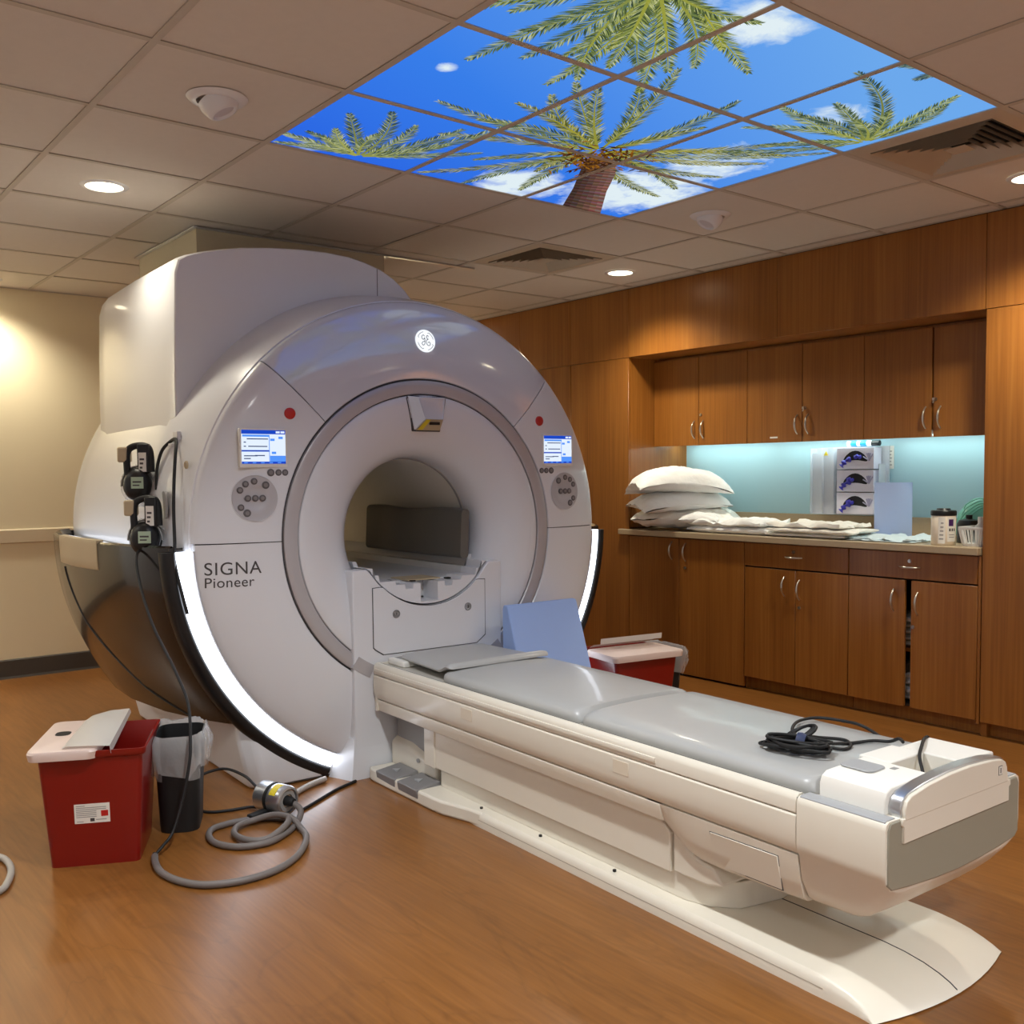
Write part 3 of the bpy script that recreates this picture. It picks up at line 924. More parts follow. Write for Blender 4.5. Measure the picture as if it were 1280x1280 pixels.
# bridge bed that runs through the bore
half = [(.318, .908), (.288, .908), (.284, .876), (.258, .876), (.252, .846), (.176, .846), (.170, .828), (.125, .828), (.122, .806), (.085, .806), (.082, .829), (.045, .829), (.045, .745), (0, .745)]
up_ = [(-y, z) for y, z in half] + [(y, z) for y, z in half[::-1][1:]]
arcb = [(.352 * sin(radians(a)), ZC + .04 - .352 * cos(radians(a))) for a in range(62, -63, -4) if ZC + .04 - .352 * cos(radians(a)) < .905]
MB().prism(up_ + arcb, 'x', -.292, -.42).build('bridge_end', WHITE, G, smooth=30)
halfb = [(.318, .93), (.300, .93), (.290, .908), (.284, .876), (.258, .876), (.252, .846), (.17, .832), (0, .832)]
upb = [(-y, z) for y, z in halfb] + [(y, z) for y, z in halfb[::-1][1:]]
br = MB().prism(upb + [(.30, .86), (.2, .78), (0, .745), (-.2, .78), (-.30, .86)], 'x', -.42, -2.3).build('bridge_bed', mat('rail_grey', (208, 208, 208), .4), G, smooth=30)
for (u, y) in ((-.44, -.13), (-.47, -.02), (-.36, -.155), (-.36, .14), (-.36, -.05)):
    bx('bolt', BLACK, br, u - .012, u + .012, y - .012, y + .012, .829, .836)
bx('cable_tray', BEIGE, br, -.52, -.36, -.07, .10, .8325, .838)
# screens, buttons, dial, lettering
def face_u(y, z):
    r = hypot(y, z - ZC)
    for (r0, u0), (r1, u1) in zip(PF[2:], PF[3:]):
        if r0 <= r <= r1:
            return u0 + (u1 - u0) * (r - r0) / (r1 - r0)
    return -.3
SCRW = emis('screen_white', (226, 238, 255), 0.89)
SCRB = emis('screen_blue', (28, 70, 190), .9)
SCRL = emis('screen_light_blue', (80, 140, 235), 1.0)
SCRD = emis('screen_ink', (60, 80, 130), .6)
BTN = mat('button_grey', (132, 128, 128), .4)
BTD = mat('button_rim', (96, 92, 94), .5)
DIAL = mat('dial_grey', (186, 184, 188), .4)
def conform_face(o, ref):
    for v in o.data.vertices:
        v.co.x += face_u(v.co.y, v.co.z) - ref
    return o
def button(y, z, r, parent):
    u = face_u(y, z)
    b = MB().lathe([(r * 1.0, .0), (r * 1.0, .002), (r * .8, .0035), (r * .62, .0028), (0, .003)], (u - .0008, y, z), 'x', 18).build('button', BTD, parent, smooth=60)
    MB().lathe([(r * .60, .0036), (0, .0042)], (u - .0008, y, z), 'x', 14).build('button_cap', BTN, b, smooth=60)
def control(sg):
    y0, y1 = (-.857, -.672) if sg < 0 else (.672, .857)
    if sg > 0:
        y0, y1 = .668, .842
    z0, z1 = 1.362, 1.497
    us = max(face_u(y0, z0), face_u(y1, z1), face_u(y0, z1), face_u(y1, z0)) + .0015
    s = MB().prism(rrect(y1 - y0 + .016, z1 - z0 + .022, .006, 3, (y0 + y1) / 2, (z0 + z1) / 2 - .004), 'x', us - .02, us).build('screen', LABELW, G, bevel=.001, seg=1)
    w, h = y1 - y0, z1 - z0
    def q(n, m, a, b, c_, d_, lift=.001):
        MB().box(us, us + lift, y0 + a * w, y0 + b * w, z0 + c_ * h, z0 + d_ * h).build(n, m, s)
    q('display', SCRW, 0, 1, 0, 1)
    q('title_bar', SCRB, 0, 1, .88, 1, .0015)
    q('text_row', SCRL, .02, .62, .80, .86, .0015)
    q('status_bar', SCRB, 0, 1, 0, .065, .0015)
    q('divider', SCRB, 0, .62, .36, .405, .0015)
    q('field', SCRL, .64, 1, .065, .24, .0015)
    q('side_line', SCRL, .62, .635, .065, .86, .0015)
    for k in range(2):
        q('tab', SCRW, .78 + .11 * k, .87 + .11 * k, .91, .97, .002)
    for (a, b, c_) in ((.15, .58, .50), (.05, .10, .62), (.05, .10, .50), (.12, .6, .72), (.05, .35, .22), (.05, .2, .14), (.3, .52, .23)):
        q('text_row', SCRD, a, b, c_, c_ + .03, .0016)
    for (a, c_) in ((.84, .74), (.65, .68), (.68, .29)):
        q('icon', SCRL, a, a + .10, c_, c_ + .07, .0016)
    for k in range(5):
        q('icon', SCRL, .05 + k * .19, .13 + k * .19, .015, .05, .002)
    # red stop button
    yr, zr = sg * .646, 1.567
    MB().lathe([(.0235, -.002), (.0235, .004), (.020, .007), (0, .0065)], (face_u(yr, zr), yr, zr), 'x', 28).build('stop_button', REDB, G, smooth=50)
    for k, dy in enumerate((-.735, -.703, -.675)):
        button((dy if sg < 0 else -dy - .02 + (0)), 1.3265, .0155 if k == 0 else .0135, G)
    yd, zd = sg * .803, 1.224
    ud = face_u(yd, zd)
    dl = MB().lathe([(.092, -.02), (.092, .0045), (.088, .003), (.067, .003), (.046, .003), (.044, .0015), (.02, .0015), (0, .0015)], (ud, yd, zd), 'x', 48).build('dial', DIAL, G, smooth=40)
    MB().lathe([(.0955, -.02), (.0955, .003), (.0925, .003)], (ud, yd, zd), 'x', 48).build('dial_rim', WHITE, dl, smooth=40)
    for o in (dl, dl.children[0]):
        conform_face(o, ud)
    def db(y, z, r):
        ub = ud
        b = MB().lathe([(r, .002), (r, .0052), (r * .7, .0065), (0, .006)], (face_u(y, z), y, z), 'x', 16).build('button', BTD, dl, smooth=60)
        MB().lathe([(r * .58, .0068), (0, .0072)], (face_u(y, z), y, z), 'x', 12).build('button_cap', BTN, dl, smooth=60)
    for k in (-1, 0, 1):
        db(yd + k * .0295, zd, .0135)
    for ang, r in ((92, .0135), (123, .0135), (151, .0135), (50, .0155), (212, .0135), (240, .0155)):
        a = radians(ang) if sg < 0 else pi - radians(ang)
        db(yd + .068 * cos(a), zd + .068 * sin(a), r)
control(-1)
control(1)
# lettering on the lower left panel; text plane faces +x, reading along +y
def tmtx(y, z, u):
    return Matrix(((0, 0, 1, u), (1, 0, 0, y), (0, 1, 0, z), (0, 0, 0, 1)))
uL = -.3205
text_obj('lettering', 'SIGNA', .072, PRINT, G, tmtx(-1.004, .9225, 0), space=1.08, conform=face_u)
text_obj('lettering', 'Pioneer', .058, PRINT, G, tmtx(-1.004, .872, 0), space=1.05, conform=face_u)
# round lit emblem
ye, ze = .008, 1.908
ue = face_u(ye, ze) + .003
em = MB().lathe([(.0505, -.02), (.0505, .000), (.049, .0015), (.03, .0015), (0, .0015)], (ue, ye, ze), 'x', 48).build('emblem', emis('emblem_white', (240, 244, 250), 0.98), G, smooth=30)
conform_face(em, face_u(ye, ze))
EMK = mat('emblem_ink', (120, 130, 140), .5)
def stroke(pts, r=.0016):
    return MB().tube([(face_u(ye + a, ze + b) + .0048, ye + a, ze + b) for a, b in spline([(p[0], p[1], 0) for p in pts], 8) and [(q.x, q.y) for q in spline([(p[0], p[1], 0) for p in pts], 8)]], r, 6).build('emblem_stroke', EMK, em)
for k in range(4):     # ring of curls
    a0 = radians(90 * k + 12)
    pts = [(.041 * cos(a0 + t * radians(52)), .041 * sin(a0 + t * radians(52))) for t in (0, .2, .4, .6, .8, 1)]
    pts += [(.036 * cos(a0 + radians(56)), .036 * sin(a0 + radians(56)))]
    stroke(pts, .0012)
stroke([(-.004, .020), (-.010, .026), (-.018, .020), (-.018, .010), (-.010, .006), (-.004, .014), (-.004, .0), (-.006, -.014), (-.014, -.020), (-.020, -.014), (-.016, -.006), (-.006, -.002)])
stroke([(.016, .018), (.012, .025), (.006, .020), (.008, .012), (.014, .008), (.006, .004), (.003, -.006), (.008, -.018), (.018, -.020), (.023, -.012), (.018, -.004), (.011, -.008)])
# laser window block under the ring
lz = [(-.098, 1.655), (.098, 1.655), (.078, 1.520), (-.058, 1.510)]
def fun_u(y, z):
    r = hypot(y, z - ZC)
    for (r0, u0), (r1, u1) in zip(FUN[2:], FUN[3:]):
        if r1 <= r <= r0:
            return u1 + (u0 - u1) * (r - r1) / (r0 - r1)
    return -.3005
lo_ = [(-.100, 1.652), (.102, 1.652), (.079, 1.508), (-.061, 1.508)]
for a, b in zip(lo_, lo_[1:] + lo_[:1]):
    MB().tube([(fun_u(a[0] + (b[0] - a[0]) * k / 6, a[1] + (b[1] - a[1]) * k / 6) + .0008, a[0] + (b[0] - a[0]) * k / 6, a[1] + (b[1] - a[1]) * k / 6) for k in range(7)], .0024, 6).build('window_gap', GROOVE, G)
lb = MB().rings([[(-.317, -.100, 1.664), (-.317, .104, 1.664), (-.317, .082, 1.505), (-.317, -.062, 1.505)], [(-.3005, -.098, 1.662), (-.3005, .102, 1.662), (-.312, .080, 1.508), (-.312, -.060, 1.508)]]).build('laser_bezel', GROOVE, G)
lw = MB().rings([[(-.33, -.094, 1.660), (-.33, .098, 1.660), (-.33, .076, 1.512), (-.33, -.056, 1.512)], [(-.297, -.094, 1.660), (-.297, .098, 1.660), (-.307, .076, 1.512), (-.307, -.056, 1.512)], [(-.281, -.050, 1.655), (-.281, .090, 1.655), (-.268, .072, 1.562), (-.268, -.022, 1.562)], [(-.285, -.03, 1.64), (-.285, .08, 1.64), (-.272, .07, 1.555), (-.272, -.02, 1.555)]], cap=True).build('laser_window', GLOSSW, G, bevel=.004)
MB().rings([[(-.3065, -.05, 1.511), (-.3065, .073, 1.511), (-.270, .070, 1.556), (-.270, -.018, 1.556)], [(-.3035, -.05, 1.510), (-.3035, .073, 1.510), (-.2675, .070, 1.557), (-.2675, -.018, 1.557)]]).build('laser_plate', BEIGE, lw)
MB().rings([[(-.300, -.045, 1.5125), (-.300, -.02, 1.5125), (-.270, .006, 1.5555), (-.270, -.016, 1.5555)], [(-.2985, -.045, 1.512), (-.2985, -.02, 1.512), (-.2665, .006, 1.556), (-.2665, -.016, 1.556)]]).build('warning_sticker', YELLOW, lw)
bx('laser_eye', BLACK, lw, -.280, -.268, .004, .052, 1.533, 1.545)

# dark foam cushion standing along the far bore wall
cb = []
for k in range(15):
    f = k / 14
    u = -.40 - .93 * f
    y = .262 - .012 * sin(3 * f) + .006 * sin(17 * f)
    hz = 1.145 + .006 * sin(9 * f)
    w = .028 - (.006 if k in (0, 14) else 0)
    prof = rrect(w * 2, hz - .912, .02, 3, y, (hz + .912) / 2 + .002)
    cb.append([(u, a + .010 * ((b - .93) / .2) ** 2, b) for a, b in prof])
cu_ = place(MB().rings(cb).build('bore_cushion', PADD, None, smooth=60))
tag(cu_, 'dark grey foam cushion standing inside the scanner bore', 'cushion')
# ================================================================== PATIENT TABLE
T = fr('patient_table', label='long cream docked patient table with grey pads in front of the scanner', cat='table')
def ext(name, m, poly, u0, u1, parent=T, bevel=.0, seg=2, smooth=35):
    return MB().prism(poly, 'x', u0, u1).build(name, m, parent, bevel=bevel, seg=seg, smooth=smooth)
for sg in (-1, 1):
    rl = ext('side_rail', CREAM, [(sg * y, z) for y, z in ((.276, .470), (.276, .500), (.280, .504), (.294, .503), (.302, .496), (.3055, .486), (.3055, .456), (.303, .4535), (.28, .4535))], -.262, 1.9485, bevel=.0015, seg=1)
    # long grab bar on the rail's outer face
    ext('grab_bar', CREAM, [(sg * y, z) for y, z in ((.305, .482), (.309, .481), (.3105, .474), (.309, .467), (.305, .466))], -.25, 1.45, parent=rl)
    ext('side_panel', CREAM, [(sg * y, z) for y, z in ((.28, .4515), (.304, .4515), (.3075, .447), (.3085, .42), (.3075, .385), (.303, .362), (.297, .350), (.285, .346))], -.262, 1.9485, bevel=.0015, seg=1)
    for (a, b) in ((.423, .497), (1.269, 1.338)):
        MB().box(a, b, min(sg * .306, sg * .3092), max(sg * .306, sg * .3092), .397, .439).build('square_mark', mat('table_mark', (222, 210, 190), .5), T, bevel=.0008, seg=1)
    ext('side_flange', CREAM, [(sg * y, z) for y, z in ((.24, .3455), (.298, .3455), (.2985, .338), (.293, .315), (.289, .297), (.283, .292), (.24, .292))], -.262, 1.46, bevel=.002, seg=2)
ext('deck', mat('deck_grey', (205, 200, 190), .4), [(-.275, .36), (.275, .36), (.275, .494), (-.275, .494)], -.255, 1.95)
# rounded head end against the docking column
MB().prism([(-.245, -.300), (-.245, .300), (-.262, .300), (-.266, .29), (-.266, -.29), (-.262, -.300)], 'z', .2955, .502).build('dock_end', CREAM, T, bevel=.002)
# lower skirt: deepens towards the far end in an S curve
def skirt_sec(u, zb, w0=.298, wb=.255):
    h = .3455 - zb
    out = []
    for y, z in ((w0, .3455), (w0 - .004, .3455 - h * .2), (w0 - .013, .3455 - h * .55), (wb + .018, zb + h * .14), (wb, zb + .004), (wb - .05, zb)):
        out.append((u, y, z))
    return [(u, -y, z) for (u, y, z) in out] + out[::-1]
us = [(1.40, .296), (1.43, .292), (1.46, .277), (1.49, .255), (1.52, .230), (1.55, .213), (1.59, .204), (1.67, .201), (1.80, .205), (1.9485, .211)]
MB().rings([skirt_sec(u, z) for u, z in us]).build('lower_skirt', CREAM, T, smooth=45)
# service hatch on the near side
hx = [(1.652, .318), (1.884, .322), (1.884, .228), (1.652, .222)]
def sk_y(z, zb=.206):
    h = .3455 - zb
    t = (.3455 - z) / h
    P = [(0, .298), (.2, .294), (.55, .285), (.86, .273), (1, .255)]
    for (a, ya), (b, yb) in zip(P, P[1:]):
        if a <= t <= b:
            return ya + (yb - ya) * (t - a) / (b - a)
    return .255
def hatch(grow, lift):
    return [(u + du * grow, -(sk_y(z) + lift), z + dz * grow) for (u, z), (du, dz) in zip(hx, ((-1, 1), (1, 1), (1, -1), (-1, -1)))]
MB().rings([hatch(.0022, -.01), hatch(.0022, .0012)]).build('hatch_gap', GROOVE, T)
MB().rings([hatch(0, -.01), hatch(0, .0030)]).build('service_hatch', CREAM, T, bevel=.0012, seg=1)
# inset lift cover and lower column
ins = [(.10, .289), (1.39, .289), (1.425, .283), (1.462, .25), (1.462, .132), (.155, .132), (.10, .145)]
MB().prism(ins, 'y', -.257, .257).build('lift_cover', CREAM, T, bevel=.004)
bx('cover_post', CREAM, T, .075, .155, -.262, .262, .130, .289, bevel=.004)
MB().prism([(1.466, .262), (1.50, .24), (1.53, .215), (1.58, .198), (1.62, .194), (1.66, .15), (1.60, .134), (1.466, .134)], 'y', -.25, .25).build('lift_cover_tail', CREAM, T, bevel=.008, smooth=50)
cp = [(.16, -.235), (1.50, -.235), (1.58, -.21), (1.64, -.15), (1.67, 0), (1.64, .15), (1.58, .21), (1.50, .235), (.16, .235)]
MB().prism(cp, 'z', .055, .134).build('lift_column', CREAM, T, smooth=50, bevel=.003)
bx('inner_frame', GREYP, T, -.25, .10, -.20, .20, .06, .30)
# base plate with a curved nose, split along the middle
def base_sec(u, w, zt, r=.012, g=0.0):
    zt = max(zt, .004)
    return [(u, -w, 0), (u, -w, zt * .55), (u, -w + r * .35, zt * .86), (u, -w + r, zt), (u, w - r, zt), (u, w - r * .35, zt * .86), (u, w, zt * .55), (u, w, 0)]
bs = [(-.255, .29, .055), (1.93, .29, .055), (1.99, .29, .0545), (2.04, .289, .051), (2.085, .289, .043), (2.12, .290, .032), (2.145, .292, .020), (2.160, .295, .009), (2.166, .297, .003)]
def nose(u, k):   # nose front bows forward in the middle
    return k
rs = []
for (u, w, z) in bs:
    row = base_sec(u, w, z)
    rs.append(row)
def bow(rs, amt):
    out = []
    for r in rs:
        o = []
        for (u, y, z) in r:
            f = max(0, (u - 1.93) / .236)
            o.append((u + amt * f * (1 - (y / .3) ** 2), y, z))
        out.append(o)
    return out
fine = []
for r in rs:   # add width points so that the nose can bow
    u = r[0][0]
    zt = r[3][2]
    ys_ = [r[3][1] + (r[4][1] - r[3][1]) * k / 10 for k in range(11)]
    fine.append(r[:3] + [(u, y, zt) for y in ys_] + r[5:])
base = MB().rings(bow(fine, .048)).build('base_plate', CREAM, T, smooth=40)
MB().tube([(1.66 + .02 * k, -.001, .0553 if 1.66 + .02 * k < 1.97 else .0553 - 0) for k in range(14)] + [(2.0, 0, .0548), (2.062, 0, .0512), (2.117, 0, .0433), (2.16, 0, .0322), (2.19, 0, .0202), (2.208, 0, .0092)], .0016, 6).build('base_seam', GROOVE, base)
ext('edge_groove', mat('seam_soft', (176, 166, 150), .5), [(-.2895, .0255), (-.2905, .0255), (-.2905, .0275), (-.2895, .0275)], .50, 2.02, parent=base)
# pedal bay beside the column
bay = [(-.262, -.335), (-.22, -.342), (-.10, -.341), (.12, -.338), (.25, -.338), (.32, -.332), (.38, -.315), (.45, -.297), (.52, -.2885), (.52, -.22), (-.262, -.22)]
MB().prism(bay, 'z', 0, .056).build('pedal_bay', CREAM, T, bevel=.010, seg=3)
for k, u in enumerate((-.185, -.005)):
    p = MB().rings([[(u, -.340, .020), (u + .155, -.340, .020), (u + .155, -.228, .045), (u, -.228, .045)], [(u, -.347, .058), (u + .155, -.347, .058), (u + .153, -.228, .074), (u + .002, -.228, .074)]]).build('foot_pedal', mat('pedal_grey', (128, 126, 126), .5), T, bevel=.004)
    MB().prism([(u + .055, -.295), (u + .095, -.295), (u + .075, -.265)], 'z', .055, .0705).build('pedal_arrow', STRIPG, p)
MB().rings([[(-.262, -.225, .05), (-.262, -.225, .15), (-.262, -.18, .19), (-.262, -.1, .19), (-.262, -.1, .05)], [(-.12, -.225, .05), (-.12, -.225, .15), (-.12, -.18, .185), (-.12, -.1, .19), (-.12, -.1, .05)], [(.10, -.222, .05), (.10, -.222, .11), (.10, -.18, .135), (.10, -.1, .14), (.10, -.1, .05)]]).build('hose_cover', CREAM, T, bevel=.01, seg=3)
MB().cyl((-.03, -.231, .115), .009, .006, 'y', 12).build('cover_screw', GREYP, T)
for u in (.48, .84, 1.22):
    MB().cyl((u, -.258, .056), .006, .006, 'z', 10).build('floor_bolt', BLACK, T)
# end cap: cream shell with a grey plate, silver arch and control block
def cap_sec(u, zb, s=1.0, wb=.245, w=.3085, zt=.5):
    pts = [(w - .012, zt), (w - .003, zt - .006), (w, zt - .02), (w, .38), (w - .004, .357), (w - .013, .345), (w - .022, zb + (.345 - zb) * .55), (wb + .01, zb + (.345 - zb) * .12), (wb - .015, zb), (wb * .5, zb - .004)]
    out = [(u, -y * s, z) for y, z in pts] + [(u, y * s, z) for y, z in pts[::-1]]
    return out
MB().rings([cap_sec(1.952, .211), cap_sec(2.04, .2125), cap_sec(2.08, .216), cap_sec(2.11, .228), cap_sec(2.14, .250), cap_sec(2.165, .275), cap_sec(2.188, .302), cap_sec(2.197, .316), cap_sec(2.2, .322, .994)]).build('end_cap', CREAM, T, smooth=50)
ext('cap_gap', GROOVE, [(-.245, .225), (.245, .225), (.29, .36), (.302, .38), (.302, .495), (-.302, .495), (-.302, .38), (-.29, .36)], 1.946, 1.953)
for sg in (-1, 1):
    MB().rings([[(u, sg * .262, .4995), (u, sg * .3015, .4970), (u, sg * .3015, .4995), (u, sg * .2950, .5025), (u, sg * .262, .5025)] for u in (1.957, 2.1945)]).build('grey_edge', STRIPG, T)
plate = [(-.300, .350), (-.284, .336), (-.22, .329), (-.10, .320), (0, .317), (.10, .320), (.22, .329), (.284, .336), (.300, .350), (.300, .48), (.290, .497), (-.290, .497), (-.300, .48)]
ext('end_plate', PLATEG, plate, 2.195, 2.2035, bevel=.003)
ext('lower_fascia', CREAM, [(-.246, .440), (.238, .444), (.238, .481), (.246, .486), (.246, .50), (-.252, .50), (-.252, .484), (-.246, .480)], 2.199, 2.209, bevel=.0015, seg=1)
arch = [(-.246, .494), (-.250, .520), (-.242, .541), (-.222, .553), (-.15, .566), (-.05, .575), (.05, .577), (.15, .572), (.205, .565), (.222, .556), (.23, .54), (.238, .497)]
ext('upper_fascia', CREAM, [(y * .975, .500 + (z - .5) * .93) for y, z in arch], 2.196, 2.210, bevel=.0025)
ain = [(y * .93, .497 + (z - .497) * .82) for y, z in arch]
MB().rings([[(2.168, y, z) for y, z in arch] + [(2.168, y, z) for y, z in ain[::-1]], [(2.2, y, z) for y, z in arch] + [(2.2, y, z) for y, z in ain[::-1]]], cap=True).build('silver_arch', SILVER, T, smooth=45, bevel=.001, seg=1)
ic = bx('weight_icon', PRINT, T, 2.2100, 2.2108, .180, .198, .522, .546)
bx('icon_field', LABELW, ic, 2.2108, 2.2112, .1815, .1965, .5235, .5445)
bx('icon_figure', PRINT, ic, 2.2112, 2.2116, .187, .191, .527, .541)
ext('control_block', LABELW, [(-.262, .50), (-.262, .535), (-.254, .552), (-.235, .562), (-.075, .567), (-.070, .50)], 1.985, 2.168, bevel=.003)
bx('middle_block', LABELW, T, 1.965, 2.06, -.068, .082, .50, .567, bevel=.004)
bx('right_block', LABELW, T, 1.985, 2.168, .084, .235, .50, .566, bevel=.004)
tr = bx('tray_floor', BEIGE, T, 2.06, 2.168, -.070, .084, .495, .512)
MB().prism(rrect(.095, .075, .018, 4, 2.032, -.150), 'z', .5655, .5695).build('touch_pad', STRIPG, T, bevel=.001, seg=1)
bx('pad_icon', GREYP, T, 2.085, 2.10, -.115, -.095, .5663, .5668)
bx('strap_slot', GREYP, T, 1.925, 1.965, .20, .24, .495, .515)
MB().lathe([(.010, 0), (.010, .03), (.006, .034), (0, .034)], (1.95, .235, .50), 'z', 14).build('corner_post', LABELW, T)
bx('head_rest_frame', LABELW, T, -.245, -.11, -.245, .245, .494, .522, bevel=.008, seg=3)
bx('frame_label', GREYP, T, -.23, -.18, -.22, -.18, .5222, .5227)

for sg in (-1, 1):
    bx('track_groove', GROOVE, T, -.24, 1.945, sg * .2825 - .0012, sg * .2825 + .0012, .5035, .5042)
# ---- grey vinyl pads lying on the table
def pad(name, u0, u1, w, z0, z1, label, taper=0.0, tilt=0.0, n=14, corner=.05):
    rs = []
    N = n
    for k in range(N + 1):
        f = k / N
        u = u0 + (u1 - u0) * f
        e = min(f, 1 - f) * (u1 - u0)
        ed = min(1, sqrt(max(0, 1 - (1 - min(1, e / .018)) ** 2)))      # rounded ends
        ww = w - taper * (1 - f)
        if e < corner:
            ww -= corner * .35 * (1 - sqrt(max(0, 1 - (1 - e / corner) ** 2)))
        zt = z0 + (z1 - z0) * (.35 + .65 * ed) + tilt * (1 - f)
        prof = [(-ww, z0), (-ww - .006, z0 + (zt - z0) * .35), (-ww, z0 + (zt - z0) * .75), (-ww + .018, zt - .002)]
        prof += [(-ww + .018 + (2 * ww - .036) * q / 8, zt + .006 * sin(pi * q / 8) * ed + .0012 * noise.noise(Vector((u * 9, q * .9, z1 * 40)))) for q in range(1, 8)]
        prof += [(ww - .018, zt - .002), (ww, z0 + (zt - z0) * .75), (ww + .006, z0 + (zt - z0) * .35), (ww, z0)]
        rs.append([(u, y, z) for y, z in prof])
    # clustered ring positions near the ends give round edges
    o = place(MB().rings(rs).build(name, PADG, None, smooth=50))
    return tag(o, label, 'pad', 'grey vinyl pads on the patient table')
pad('table_pad', .215, 1.055, .262, .4945, .538, 'long middle grey vinyl pad on the patient table', n=40)
pad('table_pad', 1.058, 1.980, .262, .4945, .538, 'grey vinyl pad at the foot end under the black cable', n=40)
pad('table_pad', -.175, .255, .232, .543, .561, 'thin grey head pad overlapping the long pad by the scanner', taper=.03, n=34, tilt=-.008) if False else None
rs = []
for k in range(31):
    f = k / 30
    u = -.185 + .445 * f
    e = min(f, 1 - f) * .445
    ed = sqrt(max(0, 1 - (1 - min(1, e / .016)) ** 2))
    w = .215 + .035 * f - (.012 * (1 - ed))
    zb = .5235 + .0225 * min(1, max(0, (f - .80) / .12)) ** 1.2
    th = .020 * (.35 + .65 * ed)
    prof = [(-w, zb), (-w - .004, zb + th * .4), (-w + .004, zb + th * .85), (-w + .02, zb + th)] + [(-w + .02 + (2 * w - .04) * q / 6, zb + th + .003 * sin(pi * q / 6)) for q in range(1, 6)] + [(w - .02, zb + th), (w - .004, zb + th * .85), (w + .004, zb + th * .4), (w, zb)]
    rs.append([(u, y, z) for y, z in prof])
tag(place(MB().rings(rs).build('head_pad', PADG, None, smooth=50)), 'thin grey head pad overlapping the long pad by the scanner', 'pad', 'grey vinyl pads on the patient table')

# ---- black cable bundle on the table
def L2(u, v, z):
    return (u, v - 1.455, z)
cbl = empty('cable_bundle', FLOC, ROT, label='coiled black cable tied in a bundle on the foot-end pad', cat='cable')
ZT = .5485
A = [(2.115, 1.45, .516), (2.10, 1.465, .54), (2.07, 1.50, .565), (2.04, 1.56, .5765), (2.0, 1.64, .573), (1.975, 1.70, .562), (1.96, 1.735, .535)]
MB().tube(spline([L2(*p) for p in A], 8), .0045, 7).build('tray_lead', RUBBER, cbl, smooth=60)
A = [(1.86, 1.72, .505), (1.78, 1.69, ZT + .004), (1.70, 1.695, ZT + .006), (1.625, 1.675, ZT + .004), (1.612, 1.607, ZT + .004), (1.664, 1.504, ZT + .012), (1.735, 1.417, ZT + .02), (1.80, 1.376, ZT + .02)]
MB().tube(spline([L2(*p) for p in A], 8), .0048, 7).build('cable', RUBBER, cbl, smooth=60)
A = [(1.80, 1.39, ZT + .015), (1.848, 1.425, ZT + .004), (1.875, 1.455, ZT), (1.863, 1.50, ZT), (1.815, 1.535, ZT), (1.764, 1.488, ZT + .004), (1.76, 1.44, ZT + .015), (1.80, 1.40, ZT + .02)]
MB().tube(spline([L2(*p) for p in A], 8), .0048, 7).build('cable', RUBBER, cbl, smooth=60)
A = [(1.79, 1.40, ZT + .02), (1.815, 1.44, ZT + .006), (1.848, 1.51, ZT + .001), (1.875, 1.585, ZT + .001), (1.915, 1.606, ZT + .004), (1.955, 1.588, .572), (1.985, 1.56, .574)]
MB().tube(spline([L2(*p) for p in A], 8), .0048, 7).build('cable', RUBBER, cbl, smooth=60)
rc = random.Random(3)
for k in range(9):     # the tangled coil: flattened loops
    cu, cv = 1.80 + rc.uniform(-.02, .02), 1.345 + rc.uniform(-.015, .02)
    la, lb, an = rc.uniform(.06, .10), rc.uniform(.025, .05), rc.uniform(-.5, .3) + radians(22)
    pts = []
    for q in range(10):
        t = 2 * pi * q / 10
        x, y = la * cos(t), lb * sin(t)
        pts.append(L2(cu + x * cos(an) - y * sin(an), cv + x * sin(an) + y * cos(an), ZT + .001 + .0035 * k + .004 * rc.random()))
    MB().tube(spline(pts, 6, True), .0046, 6).build('cable_loop', RUBBER, cbl, smooth=60)
for k in range(3):
    pts = []
    for q in range(10):
        t = 2 * pi * q / 10
        pts.append(L2(1.745 + .035 * cos(t) + .01 * k, 1.42 + .045 * sin(t) * (1 - .15 * k), ZT + .022 + .018 * sin(t + .6) + .004 * k))
    MB().tube(spline(pts, 6, True), .0046, 6).build('cable_loop', RUBBER, cbl, smooth=60)
MB().lathe([(.024, -.012), (.027, 0), (.024, .012)], (0, 0, 0), 'x', 16).build('cable_tie', mat('tie_navy', (36, 48, 84), .6), cbl, smooth=60, loc=L2(1.80, 1.36, ZT + .02), rot=(0, .2, .5))

# ================================================================== FLOOR OBJECTS
def sharps(loc, rz, label):
    """open red container with a milky flip lid; +y local = along the long front"""
    r = empty('sharps_container', loc, rz, label=label, cat='container', group='red sharps containers')
    def ring(w, d, z, rr=.02):
        return [(x, y, z) for x, y in rrect(d, w, rr, 4)]
    H_ = .405
    w0, d0, w1, d1 = .285, .30, .335, .385
    def lerp(t):
        return w0 + (w1 - w0) * t, d0 + (d1 - d0) * t
    rs = [ring(*lerp(0), 0)]
    for t in (.25, .5, .75, .93):
        rs.append(ring(*lerp(t), H_ * t))
    w, d = lerp(.935)
    rs += [ring(w + .016, d + .016, H_ * .94), ring(w + .024, d + .024, H_ * .96), ring(w + .026, d + .026, H_), ring(w + .012, d + .012, H_)]
    for t in (.9, .5, .03):
        w, d = lerp(t)
        rs.append(ring(w - .008, d - .008, H_ * t if t > .1 else .01))
    m = MB().rings(rs, cap=False)
    m.f.append(tuple(range(len(rs[0])))[::-1])
    n = len(rs[0])
    m.f.append(tuple((len(rs) - 1) * n + j for j in range(n)))
    m.build('tub', REDP, r, smooth=40)
    return r, w1, d1, H_
